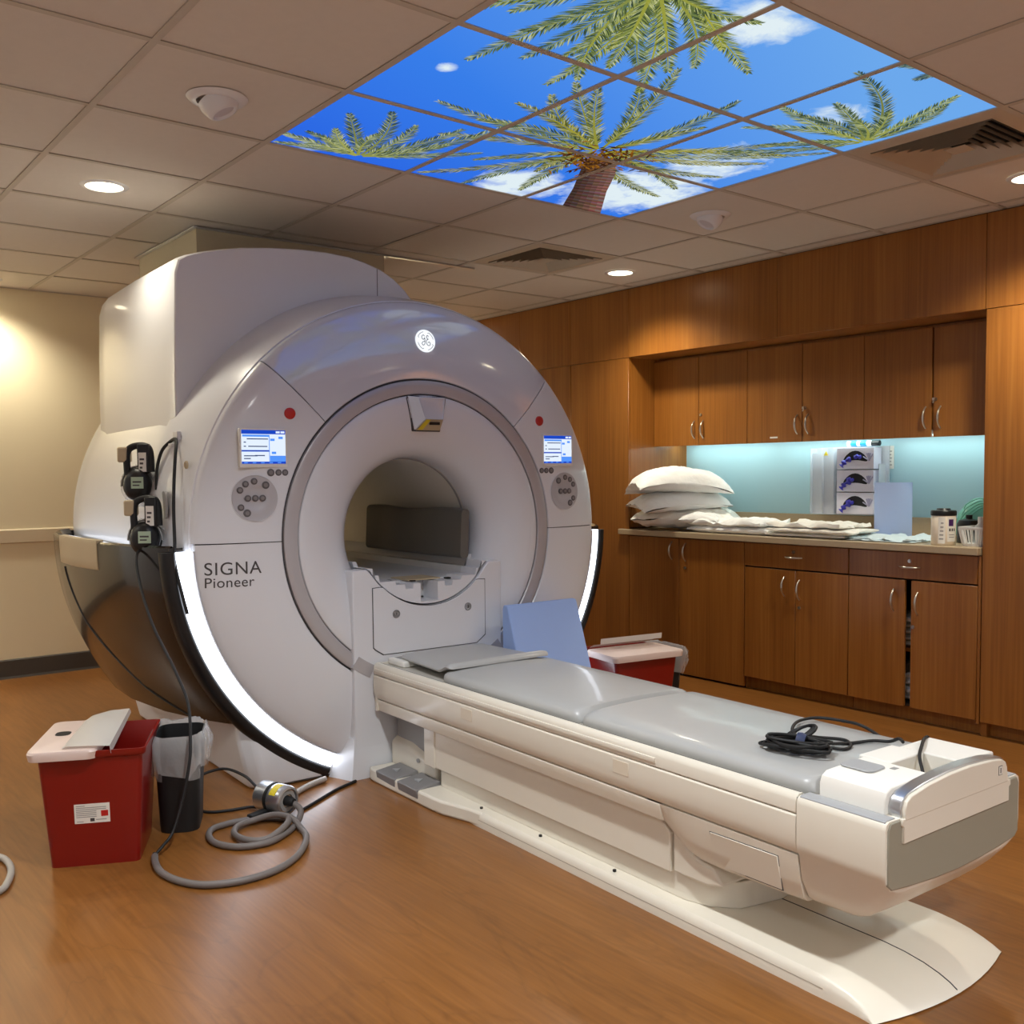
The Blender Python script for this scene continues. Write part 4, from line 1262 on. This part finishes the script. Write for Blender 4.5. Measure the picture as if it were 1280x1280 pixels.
def add_lid(r, y0, y1, d1, H_, hole=True):
    L = (y1 - y0)
    yc = (y0 + y1) / 2
    rs = []
    for (dx, dz) in ((.03, -.028), (.034, -.004), (.030, .004), (.022, .006)):
        rs.append([(x, yc + y, H_ + dz + .004) for x, y in rrect(d1 + .012 + 2 * dx - .03, L + 2 * dx - .044, .03, 4)])
    l = MB().rings(rs, cap=False)
    n = len(rs[0])
    l.f.append(tuple(3 * n + j for j in range(n)))
    lid = l.build('lid', LIDP, r, smooth=40)
    return lid
# near container: front face looks towards the camera along local +x
r1, w1, d1, H1 = sharps((-.135, -.000, 0), radians(-26), 'open red sharps container with a label and milky lid, left of the black bin')
lid = add_lid(r1, -w1 / 2 - .016, .015, d1, H1)
MB().prism(rrect(.06, .05, .02, 4, -.02, -.125), 'z', H1 + .0102, H1 + .0110).build('drop_hole', GLOVED, lid)
# clear flap lying half open over the lid
fl_ = MB().rings([[(.20, -.085, H1 + .0125), (-.185, -.085, H1 + .0125)], [(.20, -.07, H1 + .020), (-.20, -.06, H1 + .028)], [(.205, .0, H1 + .020), (-.215, .0, H1 + .040)], [(.208, .066, H1 + .016), (-.22, .066, H1 + .042)], [(.210, .070, H1 - .010), (-.222, .070, H1 + .026)]], cap=False, close=False).build('clear_flap', CLEARL, r1, smooth=60)
# label on the front (front plane slopes with the taper)
def lab_front(r, yc, zc, w, h, w0=.30, w1=.385, H_=.405):
    def fx(z):
        return (w0 + (w1 - w0) * z / H_) / 2
    def q(name, m, y0, y1, z0, z1, lift, par):
        return MB().rings([[(fx(z0) + lift - .002, y0, z0), (fx(z0) + lift - .002, y1, z0), (fx(z1) + lift - .002, y1, z1), (fx(z1) + lift - .002, y0, z1)], [(fx(z0) + lift, y0, z0), (fx(z0) + lift, y1, z0), (fx(z1) + lift, y1, z1), (fx(z1) + lift, y0, z1)]]).build(name, m, par)
    lb_ = q('label', LABELW, yc - w / 2, yc + w / 2, zc - h / 2, zc + h / 2, .001, r)
    q('biohazard_square', REDB, yc + w * .25, yc + w * .45, zc - h * .18, zc + h * .12, .0014, lb_)
    q('seal', PRINT, yc - w * .06, yc + w * .06, zc - h * .42, zc - h * .25, .0014, lb_)
    for k in range(7):
        zz = zc + h * (.40 - .095 * k)
        b = yc + w * (.40 if k in (1, 2) else .12 if k else -.2)
        q('print_row', GREYP, yc - w * .45, b, zz - h * .018, zz + h * .018, .0014, lb_)
    q('print_row', GREYP, yc + .10 * w, yc + w * .40, zc - h * .36, zc - h * .32, .0014, lb_)
    q('print_row', GREYP, yc - .44 * w, yc - w * .25, zc - h * .42, zc - h * .39, .0014, lb_)
lab_front(r1, -.002, .185, .112, .068)
# far container beyond the table
r2, _, _, _ = sharps((-.11, 2.60, 0), radians(-100), 'red sharps container with a white lid standing behind the patient table')
lid2 = add_lid(r2, -.06, w1 / 2 + .016, d1, H1)
lf = MB().rings([[(.19, -.075, H1 + .014), (-.19, -.075, H1 + .014)], [(.19, -.03, H1 + .034), (-.19, -.03, H1 + .034)], [(.19, .03, H1 + .046), (-.19, .03, H1 + .046)], [(.19, .035, H1 + .075), (-.19, .035, H1 + .075)]], cap=False, close=False).build('clear_flap', CLEARL, r2, smooth=30)
# black bins with clear liners
def bin_(loc, rz, label, wx=.19, wy=.25, H_=.36, bag_drop=.09, seed=1):
    r = empty('waste_bin', loc, rz, label=label, cat='bin', group='black waste bins with clear liners')
    def ring(s, z, g=0):
        return [(x, y, z) for x, y in rrect(wx * s + g, wy * s + g, .045, 5)]
    rs = [ring(.82, 0), ring(.84, .02), ring(.95, H_ * .75), ring(1.0, H_), ring(1.0, H_, -.008), ring(.83, .015, -.008)]
    m = MB().rings(rs, cap=False)
    n = len(rs[0])
    m.f.append(tuple(range(n))[::-1])
    m.f.append(tuple((len(rs) - 1) * n + j for j in range(n)))
    m.build('tub', RUBBER, r, smooth=40)
    rb = random.Random(seed)
    N = 64
    def bring(s, z, amp, dz=0):
        out = []
        base = [Vector((x, y, 0)) for x, y in rrect(wx * s, wy * s, .045 * s, 15)]
        for i, p in enumerate(base):
            nn = p.normalized()
            a = noise.noise(Vector((nn.x * 3.2 + seed, nn.y * 3.2, z * 9)))
            b = noise.noise(Vector((nn.x * 11 + seed, nn.y * 11, z * 14)))
            out.append((p.x + nn.x * amp * (a + .6 * b + .5), p.y + nn.y * amp * (a + .6 * b + .5), z + dz * (a + .5 * b)))
        return out
    rs = [bring(.90, H_ * .55, .002), bring(.955, H_ * .9, .003), bring(1.0, H_ + .012, .006, .012), bring(1.06, H_ + .016, .012, .014), bring(1.10, H_ - .01, .030, .012), bring(1.09, H_ - bag_drop * .5, .034, .015), bring(1.05, H_ - bag_drop, .030, .075)]
    MB().rings(rs, cap=False).build('liner', BAGP, r, smooth=70)
    return r
bin_((-.205, .306, 0), radians(-26), 'black waste bin with a clear liner right of the near sharps container', wx=.25, wy=.17, H_=.355, bag_drop=.13, seed=4)
bin_((-.205, 2.905, 0), radians(-10), 'black waste bin with a clear liner behind the far sharps container', wx=.24, wy=.22, H_=.36, seed=9)
# blue foam wedge leaning behind the table
wd_ = MB()
y0, y1 = .330, .745
prof = [(-.19, .0), (.075, .0), (.085, .02), (-.150, .70), (-.160, .706), (-.183, .706), (-.19, .69)]
wd_.prism(prof, 'y', y0, y1)
wo = place(wd_.build('foam_wedge', FOAMB, None, bevel=.006, seg=3))
tag(wo, 'blue foam wedge standing between the table and the scanner', 'foam wedge')

# ---- silver connector with grey hose
cn = empty('coil_connector', (-.075, .628, .062), radians(18), label='silver cylindrical cable connector with a yellow sticker lying on the floor', cat='connector')
MB().lathe([(0, -.075), (.052, -.075), (.0575, -.068), (.0575, -.012), (.054, -.010), (.054, -.002), (.0575, 0), (.0575, .060), (.053, .070), (.046, .072), (.044, .060), (0, .058)], (0, 0, 0), 'x', 40).build('shell', SILVER, cn, smooth=35)
MB().lathe([(.0585, -.014), (.060, -.010), (.060, .001), (.0585, .004)], (0, 0, 0), 'x', 36).build('band', RUBBER, cn, smooth=35)
MB().lathe([(.040, .058), (.040, .066), (.026, .066), (.024, .060)], (0, 0, 0), 'x', 32).build('inner_ring', GREYP, cn, smooth=35)
MB().lathe([(.020, .058), (.018, .085), (.013, .10), (0, .10)], (0, 0, 0), 'x', 20).build('strain_relief', RUBBER, cn, smooth=35)
MB().lathe([(.0580, .014), (.0582, .014), (.0582, .046), (.0580, .046)], (0, 0, 0), 'x', 10, 88, 150).build('warning_sticker', YELLOW, cn, smooth=60)
bx('foot', RUBBER, cn, -.03, .02, -.06, .04, -.062, -.052)
bx('clasp', RUBBER, cn, -.02, .012, -.13, -.045, -.062, -.03, bevel=.004)
Zh = .0125
hs = [(.015, .662, .056), (.055, .668, .04), (.09, .645, .022)]
hs += [(x, y, Zh) for x, y in ((.135, .60), (.185, .535), (.221, .457), (.195, .366), (.119, .317), (.034, .318), (-.039, .359), (-.055, .443), (-.030, .549), (.022, .606))]
hs += [(.093, .600, Zh + .022), (.165, .552, Zh + .024)]
hs += [(x, y, Zh + .006) for x, y in ((.200, .466), (.164, .405), (.077, .395), (.010, .436), (-.010, .50))]
hs += [(.03, .57, Zh + .024), (.10, .605, Zh + .024)]
hs += [(x, y, Zh) for x, y in ((.175, .612), (.245, .594), (.318, .553), (.403, .479), (.462, .385), (.478, .292), (.462, .205), (.415, .133), (.33, .089), (.231, .074), (.139, .088), (.085, .105))]
hz_ = tag(MB().tube(spline(hs, 8), .0118, 10).build('grey_hose', HOSEG, None, smooth=70), 'thick grey hose looped on the floor from the silver connector', 'hose')
bk = [(.079, .108, .0135), (.06, .14, .03), (.03, .188, .061), (.01, .232, .161), (0, .262, .269), (-.02, .278, .349), (-.08, .295, .482), (-.17, .28, .60), (-.30, .25, .75), (-.44, .25, .90), (-.53, .27, 1.0), (-.585, .33, 1.05)]
k1 = tag(MB().tube(spline(bk, 8), [.011, .011] + [.0055] * 87, 8).build('headset_cable', RUBBER, None, smooth=70), 'thin black cable hanging from the headset down to the grey hose', 'cable')
bc = [(-.137, .605, .07), (-.20, .60, .085), (-.31, .60, .10), (-.42, .56, .11), (-.45, .47, .09), (-.44, .41, .04), (-.384, .415, .006), (-.30, .405, .006), (-.24, .43, .006), (-.21, .50, .006), (-.19, .57, .008), (-.14, .60, .012)]
tag(MB().tube(spline(bc, 7), .0058, 8).build('jumper_cable', RUBBER, None, smooth=70), 'thin black cable looping behind the silver connector', 'cable')
fc = [(-.02, .70, .006), (-.08, .80, .006), (-.16, .93, .006), (-.20, 1.02, .006), (-.215, 1.06, .006)]
tag(MB().tube(spline(fc, 7), .0065, 8).build('floor_cable', RUBBER, None, smooth=70), 'black cable on the floor from the connector to the table base', 'cable')
fc = [(-.14, .68, .012), (-.21, .77, .012), (-.27, .87, .014), (-.30, .96, .016)]
tag(MB().tube(spline(fc, 7), .0125, 8).build('conduit', mat('conduit_grey', (170, 160, 150), .5), None, smooth=70), 'pale grey conduit along the scanner foot behind the connector', 'cable')
lc = [(-1.9, -1.9, .012), (-1.2, -1.25, .012), (-.62, -.66, .012), (-.40, -.40, .012), (-.262, -.315, .012), (-.182, -.299, .012), (-.085, -.31, .012), (.011, -.343, .012), (.052, -.37, .012), (.10, -.45, .012), (.14, -.7, .012), (.05, -1.2, .012), (-.2, -1.9, .012)]
tag(MB().tube(spline(lc, 7), .0115, 9).build('hose_loop', mat('light_hose', (170, 164, 156), .5), None, smooth=70), 'light grey hose loop on the floor at the left frame edge', 'hose')
# ================================================================== HEADSETS ON THE SCANNER SIDE
def headset(loc, label, wrap, rz=-35, sc=1.0):
    """hangs from a beige hook block; local +x looks at the viewer"""
    p = Vector((FLOC[0], FLOC[1], 0)) + Vector((loc[0] * cos(ROT) - loc[1] * sin(ROT), loc[0] * sin(ROT) + loc[1] * cos(ROT), loc[2]))
    r = empty('headset', p, radians(rz), label=label, cat='headphones', group='black headsets hung on the scanner')
    r.scale = (sc, sc, sc)
    bx('hook', BEIGE, r, -.040, .008, -.058, -.026, .070, .118, bevel=.006)
    MB().tube(spline([(.0, -.028, .03), (-.005, -.03, .095), (-.01, -.015, .118), (-.012, .02, .122), (-.01, .04, .105), (-.005, .045, .04)], 6), .011, 8).build('headband', RUBBER, r, smooth=60)
    bx('band_sleeve', BLACK, r, -.016, .006, .004, .042, .035, .128, bevel=.005)
    lb = bx('band_label', LABELW, r, .0065, .0080, .010, .034, .040, .100)
    for k in range(3):
        bx('print_row', PRINT, lb, .0080, .0085, .014, .022 + .003 * k, .050 + .013 * k, .056 + .013 * k)
    MB().tube([(-.01 + .0 * k, .052 * cos(radians(a)), -.005 + .062 * sin(radians(a))) for k, a in enumerate(range(0, 181, 15))], .0035, 6).build('yoke', GREYP, r, smooth=60)
    for xo, nm in ((.0, 'ear_cup'), (-.075, 'ear_cup')):
        c = MB().lathe([(0, .026), (.026, .024), (.042, .014), (.047, 0), (.047, -.016), (.040, -.024), (0, -.024)], (xo, 0, 0), 'x', 28).build(nm, BLACK, r, smooth=50)
        c.scale = (1, .92, 1.12)
    lp = bx('cup_label', mat('label_pale_green', (176, 196, 172), .5), r, .0255, .0268, -.008, .030, -.012, .024)
    bx('print_row', PRINT, lp, .0268, .0272, -.003, .024, .006, .011)
    bx('print_row', PRINT, lp, .0268, .0272, -.003, .018, -.004, .0)
    MB().lathe([(.044, -.024), (.050, -.036), (.046, -.050), (.03, -.053), (.02, -.045)], (0, 0, 0), 'x', 28).build('ear_cushion', RUBBER, r, smooth=60)
    if wrap:
        rs = []
        for k in range(7):
            f = k / 6
            rr = .054 + .012 * sin(pi * f)
            ring = []
            for q in range(30):
                a = 2 * pi * q / 30
                nz = noise.noise(Vector((cos(a) * 3, sin(a) * 3, f * 4 + loc[2] * 7)))
                nz2 = noise.noise(Vector((cos(a) * 9, sin(a) * 9, f * 9)))
                ring.append((-.02 - .085 * f, rr * cos(a) * (1 + .2 * nz) + .004 * nz2, rr * 1.05 * sin(a) * (1 + .2 * nz) - .008 * f))
            rs.append(ring)
        MB().rings(rs, cap=False).build('plastic_cover', BAGP, r, smooth=80)
    return r
headset((-.725, -1.145, 1.282), 'upper black headset in a clear cover hanging on the scanner side', True, rz=-38, sc=1.32)
headset((-.575, -1.165, 1.065), 'lower black headset hanging just above the dark side pod', True, rz=-38, sc=1.32)
# cable loop beside the headsets
def LW(u, y, z):
    return (FLOC[0] + u * cos(ROT) - y * sin(ROT), FLOC[1] + u * sin(ROT) + y * cos(ROT), z)
cl = [(-.66, -1.085, 1.26), (-.665, -1.08, 1.34), (-.655, -1.06, 1.42), (-.62, -1.03, 1.462), (-.56, -1.03, 1.462), (-.51, -1.05, 1.41), (-.475, -1.07, 1.30), (-.45, -1.083, 1.18), (-.425, -1.09, 1.06), (-.395, -1.10, .97), (-.372, -1.085, .86), (-.362, -1.068, .775)]
cl_o = tag(MB().tube(spline([LW(*p) for p in cl], 8), .0068, 8).build('cord_loop', RUBBER, None, smooth=70), 'thick black cord looped over the scanner rim beside the headsets', 'cable')
hkp = empty('cord_hook', LW(-.60, -1.015, 1.45), ROT, label='small white hook on the scanner rim holding the black cord', cat='hook')
bx('plate', WHITE, hkp, -.03, .03, -.008, .01, -.03, .05, bevel=.004)
bx('peg', WHITE, hkp, -.02, .02, -.03, -.008, -.012, .0, bevel=.003)
MB().lathe([(.016, 0), (.016, .006), (.012, .009), (.008, .007), (0, .007)], (0, 0, 0), 'y', 20).build('rim_plug', BEIGE, G, loc=(-.44, -1.028, 1.36), rot=(0, 0, pi))
MB().prism(rrect(.10, .11, .03, 5), 'y', -.004, .004).build('service_plate', GREYP, G, loc=(-.56, -1.083, 1.20), rot=(0, 0, radians(-9)))

# ================================================================== COUNTER ITEMS
CT = .93
def pillow(name, m, loc, rz, L, W, H_, label, seed, tilt=(0, 0), cat='pillow', group=None, droop=.02, rumple=0.0):
    n = 30
    vs, fs = [], []
    def P(i, j, sd):
        a, b = i / n * 2 - 1, j / n * 2 - 1
        # pinched corners, puffed centre
        e = (1 - abs(a) ** 2.6) * (1 - abs(b) ** 2.6)
        t = max(0, e) ** .48
        x = a * L / 2 * (1 - .07 * (1 - abs(b) ** 2) * abs(a) ** 3 * -1 - .06 * (1 - b * b))
        y = b * W / 2 * (1 - .06 * (1 - a * a))
        nz = noise.noise(Vector((a * 2.2 + seed, b * 2.2, sd))) * .5 + noise.noise(Vector((a * 6 + seed, b * 5, sd * 2))) * .25
        wr_ = .006 * sin(14 * b + 4 * a + 5 * nz) * (1 - t) * (1 if sd > 0 else .5)
        z = sd * (H_ / 2 * t * (1 + .16 * nz) + wr_ * .8) + .010 * nz - droop * ((a * a + b * b) / 2) ** 1.3
        if rumple:
            rn = noise.noise(Vector((a * 4.5 + seed, b * 3.5, 2.0))) + .6 * noise.noise(Vector((a * 10, b * 8 + seed, 4.0)))
            z += rumple * rn * (.3 + .7 * t)
            x += rumple * 1.2 * noise.noise(Vector((b * 6 + seed, a * 2, 7.0))) * abs(a) ** 3
            y += rumple * 1.2 * noise.noise(Vector((a * 6 + seed, b * 2, 9.0))) * abs(b) ** 3
        return (x, y, z)
    for sd in (1, -1):
        o = len(vs)
        for i in range(n + 1):
            for j in range(n + 1):
                vs.append(P(i, j, sd))
        for i in range(n):
            for j in range(n):
                q = [o + i * (n + 1) + j, o + (i + 1) * (n + 1) + j, o + (i + 1) * (n + 1) + j + 1, o + i * (n + 1) + j + 1]
                fs.append(tuple(q if sd > 0 else q[::-1]))
    ob = MB().add(vs, fs).build(name, m, None, smooth=180)
    ob.location = loc
    ob.rotation_euler = (tilt[0], tilt[1], rz)
    return tag(ob, label, cat, group)
pillow('pillow', LINEN, (-.93, 3.90, 1.262), radians(58), .62, .42, .165, 'plump white pillow on top of the pile on the counter', 3, (radians(-5), radians(3)), group='pillows piled on the counter', droop=.095, rumple=.008)
pillow('pillow', LINEN, (-.96, 3.93, 1.135), radians(61), .60, .42, .13, 'flatter white pillow in the middle of the pile on the counter', 8, (radians(4), radians(-3)), group='pillows piled on the counter', droop=.05, rumple=.010)
pillow('blanket_bundle', SHEETC, (-.93, 3.975, 1.018), radians(30), .66, .40, .145, 'crumpled cream blanket bundle under the pillows', 14, cat='blanket', rumple=.022)
def folded(name, m, x0, x1, y0, y1, z0, h, layers, label, seed, cat='linen', group=None):
    r = empty(name, ((x0 + x1) / 2, (y0 + y1) / 2, z0), label=label, cat=cat, group=group)
    w, d = x1 - x0, y1 - y0
    rl = random.Random(seed)
    lh = h / layers
    n, k = 22, 14
    for q in range(layers):
        sx, sy = 1 - rl.uniform(0, .12) - .03 * q, 1 - rl.uniform(0, .12)
        ox, oy = rl.uniform(-.02, .02), rl.uniform(-.015, .015)
        top, bot = [], []
        m_ = MB()
        vs, fs = [], []
        for sd in (1, -1):
            o = len(vs)
            for i in range(n + 1):
                for j in range(k + 1):
                    a, b = i / n * 2 - 1, j / k * 2 - 1
                    e = max(0, (1 - abs(a) ** 8) * (1 - abs(b) ** 8)) ** .5
                    nz = noise.noise(Vector((a * 2.4 + seed, b * 2.0 + q, q * 3.1)))
                    n2 = noise.noise(Vector((a * 7 + seed, b * 6 + q, q)))
                    ex = 1 + .16 * noise.noise(Vector((b * 3, seed + q, 1))) * abs(a)
                    ey = 1 + .22 * noise.noise(Vector((a * 4, seed + q, 5))) * abs(b)
                    sag = -lh * .0
                    zc = lh * (q + .5) + .009 * nz * (1 if q else .2)
                    z = zc + sd * lh * .5 * (.25 + .75 * e) * (1 + .25 * n2 if q == layers - 1 else 1) + (.018 * nz + .006 * sin(9 * b + 5 * a + 4 * n2) if sd > 0 and q == layers - 1 else 0)
                    z = max(z, .0005)
                    vs.append((ox + a * w / 2 * sx * ex, oy + b * d / 2 * sy * ey, z))
            for i in range(n):
                for j in range(k):
                    f = [o + i * (k + 1) + j, o + (i + 1) * (k + 1) + j, o + (i + 1) * (k + 1) + j + 1, o + i * (k + 1) + j + 1]
                    fs.append(tuple(f if sd > 0 else f[::-1]))
        m_.add(vs, fs)
        b0 = [i * (k + 1) for i in range(n + 1)]
        per = [i * (k + 1) for i in range(n + 1)] + [n * (k + 1) + j for j in range(1, k + 1)] + [i * (k + 1) + k for i in range(n - 1, -1, -1)] + [j for j in range(k - 1, 0, -1)]
        off = (n + 1) * (k + 1)
        m_.f += [(per[i], per[(i + 1) % len(per)], per[(i + 1) % len(per)] + off, per[i] + off) for i in range(len(per))]
        m_.build('fold_layer', m, r, smooth=60)
    return r
folded('folded_sheets', LINEN, -.80, -.13, 3.765, 4.10, CT + .001, .085, 2, 'loosely folded white sheets beside the pillows', 5, group='folded linen on the counter')
folded('folded_sheets', SHEETC, -.16, .40, 3.775, 4.10, CT + .001, .080, 3, 'folded cream sheets in front of the glove boxes', 9, group='folded linen on the counter')
folded('folded_towel', PALEB, .36, .76, 3.80, 4.12, CT + .001, .016, 2, 'thin pale blue folded towel left of the wipes canister', 12, group='folded linen on the counter')
pillow('rolled_gown', LINEN, (-.70, 3.86, 1.02), radians(20), .26, .17, .07, 'small rumpled white cloth lying on the sheets by the pillows', 21, cat='cloth')
# glove dispenser against the blue wall
gd = empty('glove_dispenser', (.01, 4.27, 1.05), label='frosted acrylic glove-box holder leaning on the pale blue wall', cat='dispenser')
bx('back_plate', TRANSP, gd, -.185, .30, .070, .076, 0, .405)
bx('left_channel', TRANSP, gd, -.19, -.03, .02, .026, 0, .37)
for x in (-.19, -.11, -.03, .005, .275):
    bx('divider', TRANSP, gd, x, x + .004, .0, .07, 0, .40 if x < .1 else .30)
bx('bottom', TRANSP, gd, -.19, .30, .0, .07, -.004, 0)
MB().prism([(-.105, .355), (-.075, .355), (-.09, .382)], 'y', .016, .0195).build('warning_label', YELLOW, gd)
BOXW = mat('glove_box_card', (226, 224, 238), .6)
for k in range(3):
    gb = empty('glove_box', (.145, 4.268, 1.052 + .134 * k), label=['bottom glove box with a purple glove poking out', 'middle glove box with a purple glove poking out', 'top glove box with a printed hand and a purple glove'][k], cat='glove box', group='stacked glove boxes in the dispenser')
    bx('carton', BOXW, gb, -.125, .120, -.018, .064, 0, .128, bevel=.002)
    op = [(.080 * cos(2 * pi * q / 24), .066 + .028 * sin(2 * pi * q / 24) - .015 * cos(2 * pi * q / 12)) for q in range(24)]
    MB().prism(op, 'y', -.0192, -.0182).build('opening', GLOVED, gb)
    gv = []
    MB().tube(spline([(-.03, -.018, .06), (-.055, -.035, .05), (-.065, -.045, .030), (-.075, -.05, .018)], 5), [.012 + .006 * sin(q) for q in range(16)], 8).build('glove', GLOVE, gb, smooth=70)
    MB().tube(spline([(.0, -.017, .07), (.02, -.032, .075), (.045, -.03, .068)] if k == 2 else [(-.05, -.017, .07), (-.03, -.03, .075), (-.005, -.028, .066)], 5), [.010 + .004 * sin(q * 1.7) for q in range(11)], 8).build('glove', GLOVE, gb, smooth=70)
    for q, a in enumerate((60, 80, 95, 110, 150)):
        MB().tube([(.092, -.0195, .05), (.092 + .045 * cos(radians(a)), -.0195, .05 + .045 * sin(radians(a)))], .004, 6).build('printed_hand', mat('print_grey_lilac', (170, 168, 196), .6), gb)
bt = empty('battery_pack', (.17, 4.268, 1.4545), label='blue and white battery-like canister with black cap on the glove boxes', cat='battery')
for a, b, m_ in ((-.10, -.075, LABELW), (-.075, -.035, CYANB), (-.035, -.012, LABELW), (-.012, .030, CYANB), (.030, .06, LABELW), (.06, .11, BLACK)):
    MB().lathe([(0, a), (.0155, a), (.0165, a + .002), (.0165, b - .002), (.0155, b), (0, b)], (0, .02, .0165), 'x', 20).build('segment', m_, bt, smooth=40)
ws = empty('wall_sign', (.29, 4.352, 1.32), label='small white printed card on the wall right of the glove boxes', cat='sign')
bx('card', LABELW, ws, -.03, .04, 0, .006, 0, .135)
for k in range(5):
    bx('print_row', GREYP, ws, -.015, .03 - .004 * (k % 2), -.0006, 0, .02 + .02 * k, .026 + .02 * k)
# curved light-blue pad standing on the counter
rs = []
for k in range(13):
    f = k / 12
    a = radians(-38 + 76 * f)
    R_ = .145
    xi, yi = R_ * sin(a), R_ * (1 - cos(a))
    xo, yo = (R_ + .018) * sin(a), R_ - (R_ + .018) * cos(a)
    rs.append([(xi, yi, 0), (xo, yo, 0), (xo, yo, .312), (xi, yi, .312)])
fp = MB().rings(rs).build('foam_sheet', FOAML, None, smooth=40)
fp.location = (.450, 4.15, CT + .0175)
fp.location.z = CT + .001
fp.rotation_euler = (0, 0, radians(32))
tag(fp, 'curved light blue foam sheet standing on the counter', 'foam sheet')
# wipes canister
wc = empty('wipes_canister', (.905, 3.845, CT + .0005), radians(38), label='white wipes canister with black lid and purple label on the counter', cat='canister')
MB().lathe([(0, 0), (.046, 0), (.049, .004), (.049, .148), (.046, .152), (0, .152)], n=32).build('body', mat('canister_white', (238, 226, 206), .4), wc, smooth=40)
MB().lathe([(.0505, .150), (.0515, .153), (.0515, .170), (.048, .176), (.03, .178), (.026, .186), (0, .187)], n=32).build('lid', BLACK, wc, smooth=50)
def wrap_label(name, m, a0, a1, z0, z1, r=.0496, par=wc):
    return MB().lathe([(r, z0), (r, z1)], n=10, a0=a0, a1=a1).build(name, m, par, smooth=60)
wrap_label('side_label', LABELW, -124, -92, .01, .142, .0494)
wrap_label('front_label', LABELW, -82, -36, .02, .142, .0494)
wrap_label('purple_square', PURPLE, -76, -50, .098, .132, .0498)
for k in range(5):
    wrap_label('print_row', GREYP, -120 + 2 * k, -100, .03 + .02 * k, .036 + .02 * k, .0499)
for k in range(3):
    wrap_label('symbol', PRINT, -74 + 13 * k, -66 + 13 * k, .072, .086, .0499)
for k in range(2):
    wrap_label('print_row', GREYP, -74, -44, .04 + .012 * k, .044 + .012 * k, .0499)
wc.scale = (1.2, 1.2, 1.0)
# black bottle behind the canister
bb = empty('black_bottle', (.93, 4.06, CT + .0005), label='small black bottle half hidden behind the wipes canister', cat='bottle')
MB().lathe([(0, 0), (.055, 0), (.058, .006), (.058, .10), (.05, .118), (.02, .125), (0, .126)], n=28).build('body', BLACK, bb, smooth=50)
MB().cyl((0, 0, .1255), .016, .02).build('cap', RUBBER, bb, smooth=40)
# white basket at the end of the counter
bk_ = empty('plastic_basket', (1.055, 3.925, CT + .0005), label='white slotted plastic basket at the right end of the counter', cat='basket')
def bring(w, d, z):
    return [(x, y, z) for x, y in rrect(w, d, .015, 3)]
BASKW = mat('basket_white', (236, 236, 234), .4)
MB().rings([bring(.088, .14, 0), bring(.090, .142, .012)]).build('floor_tray', BASKW, bk_)
MB().rings([bring(.110, .168, .078), bring(.114, .172, .082), bring(.114, .172, .092), bring(.106, .164, .092), bring(.106, .164, .080)], cap=False).build('rim', BASKW, bk_, smooth=30)
A_, B_ = bring(.090, .142, .010), bring(.110, .168, .080)
for q in range(0, 16):
    MB().tube([A_[q], B_[q]], .0035, 5).build('slat', BASKW, bk_)
for (sx, sy) in ((1, 0), (-1, 0), (0, 1), (0, -1)):
    for k in (-1, 0, 1):
        a = Vector((sx * .045 + abs(sy) * k * .02, sy * .071 + abs(sx) * k * .035, .010))
        b = Vector((sx * .055 + abs(sy) * k * .024, sy * .084 + abs(sx) * k * .042, .080))
        MB().tube([a, b], .0035, 5).build('slat', BASKW, bk_)
bk_.scale = (1.2, 1.2, 1.05)
sp_ = empty('spray_bottle', (1.055, 3.93, CT + .0135), label='short white bottle standing inside the plastic basket', cat='bottle')
MB().lathe([(0, 0), (.026, 0), (.028, .004), (.028, .08), (.012, .10), (.012, .115), (0, .116)], n=20).build('body', BASKW, sp_, smooth=50)
MB().cyl((0, 0, .1005), .0145, .03, n=16).build('cap', LABELW, sp_, smooth=40)
# green oxygen mask behind
om = empty('oxygen_mask', (.905, 4.225, CT + .003), radians(20), label='translucent green oxygen mask resting behind the canister and basket', cat='mask')
mk = MB().lathe([(.082, 0), (.092, .03), (.095, .08), (.085, .14), (.06, .19), (.03, .222), (0, .23)], n=28).build('cup', GREENM, om, smooth=70)
mk.scale = (1.25, .9, 1)
rm = random.Random(5)
for k in range(5):
    a = rm.uniform(0, 6)
    MB().tube(spline([(-.11 + .01 * k, -.06, .05 + .03 * k), (-.05, -.085, .12 + .02 * k), (.03, -.08, .18 + .01 * k), (.10, -.05, .12 - .01 * k), (.13, .0, .05)], 6), .0028, 6).build('tubing', GREENM, om, smooth=70)
# linen on the shelf inside the ajar cabinet
folded('shelf_linen', SHEETC, .52, .98, 3.84, 4.2, .3785, .16, 5, 'cream linen on the shelf seen through the gap between cabinet doors', 31, group='linen inside the cabinet')
folded('shelf_linen', LINEN, .52, .98, 3.84, 4.2, .0915, .16, 4, 'white linen low in the gap between the cabinet doors', 37, group='linen inside the cabinet')
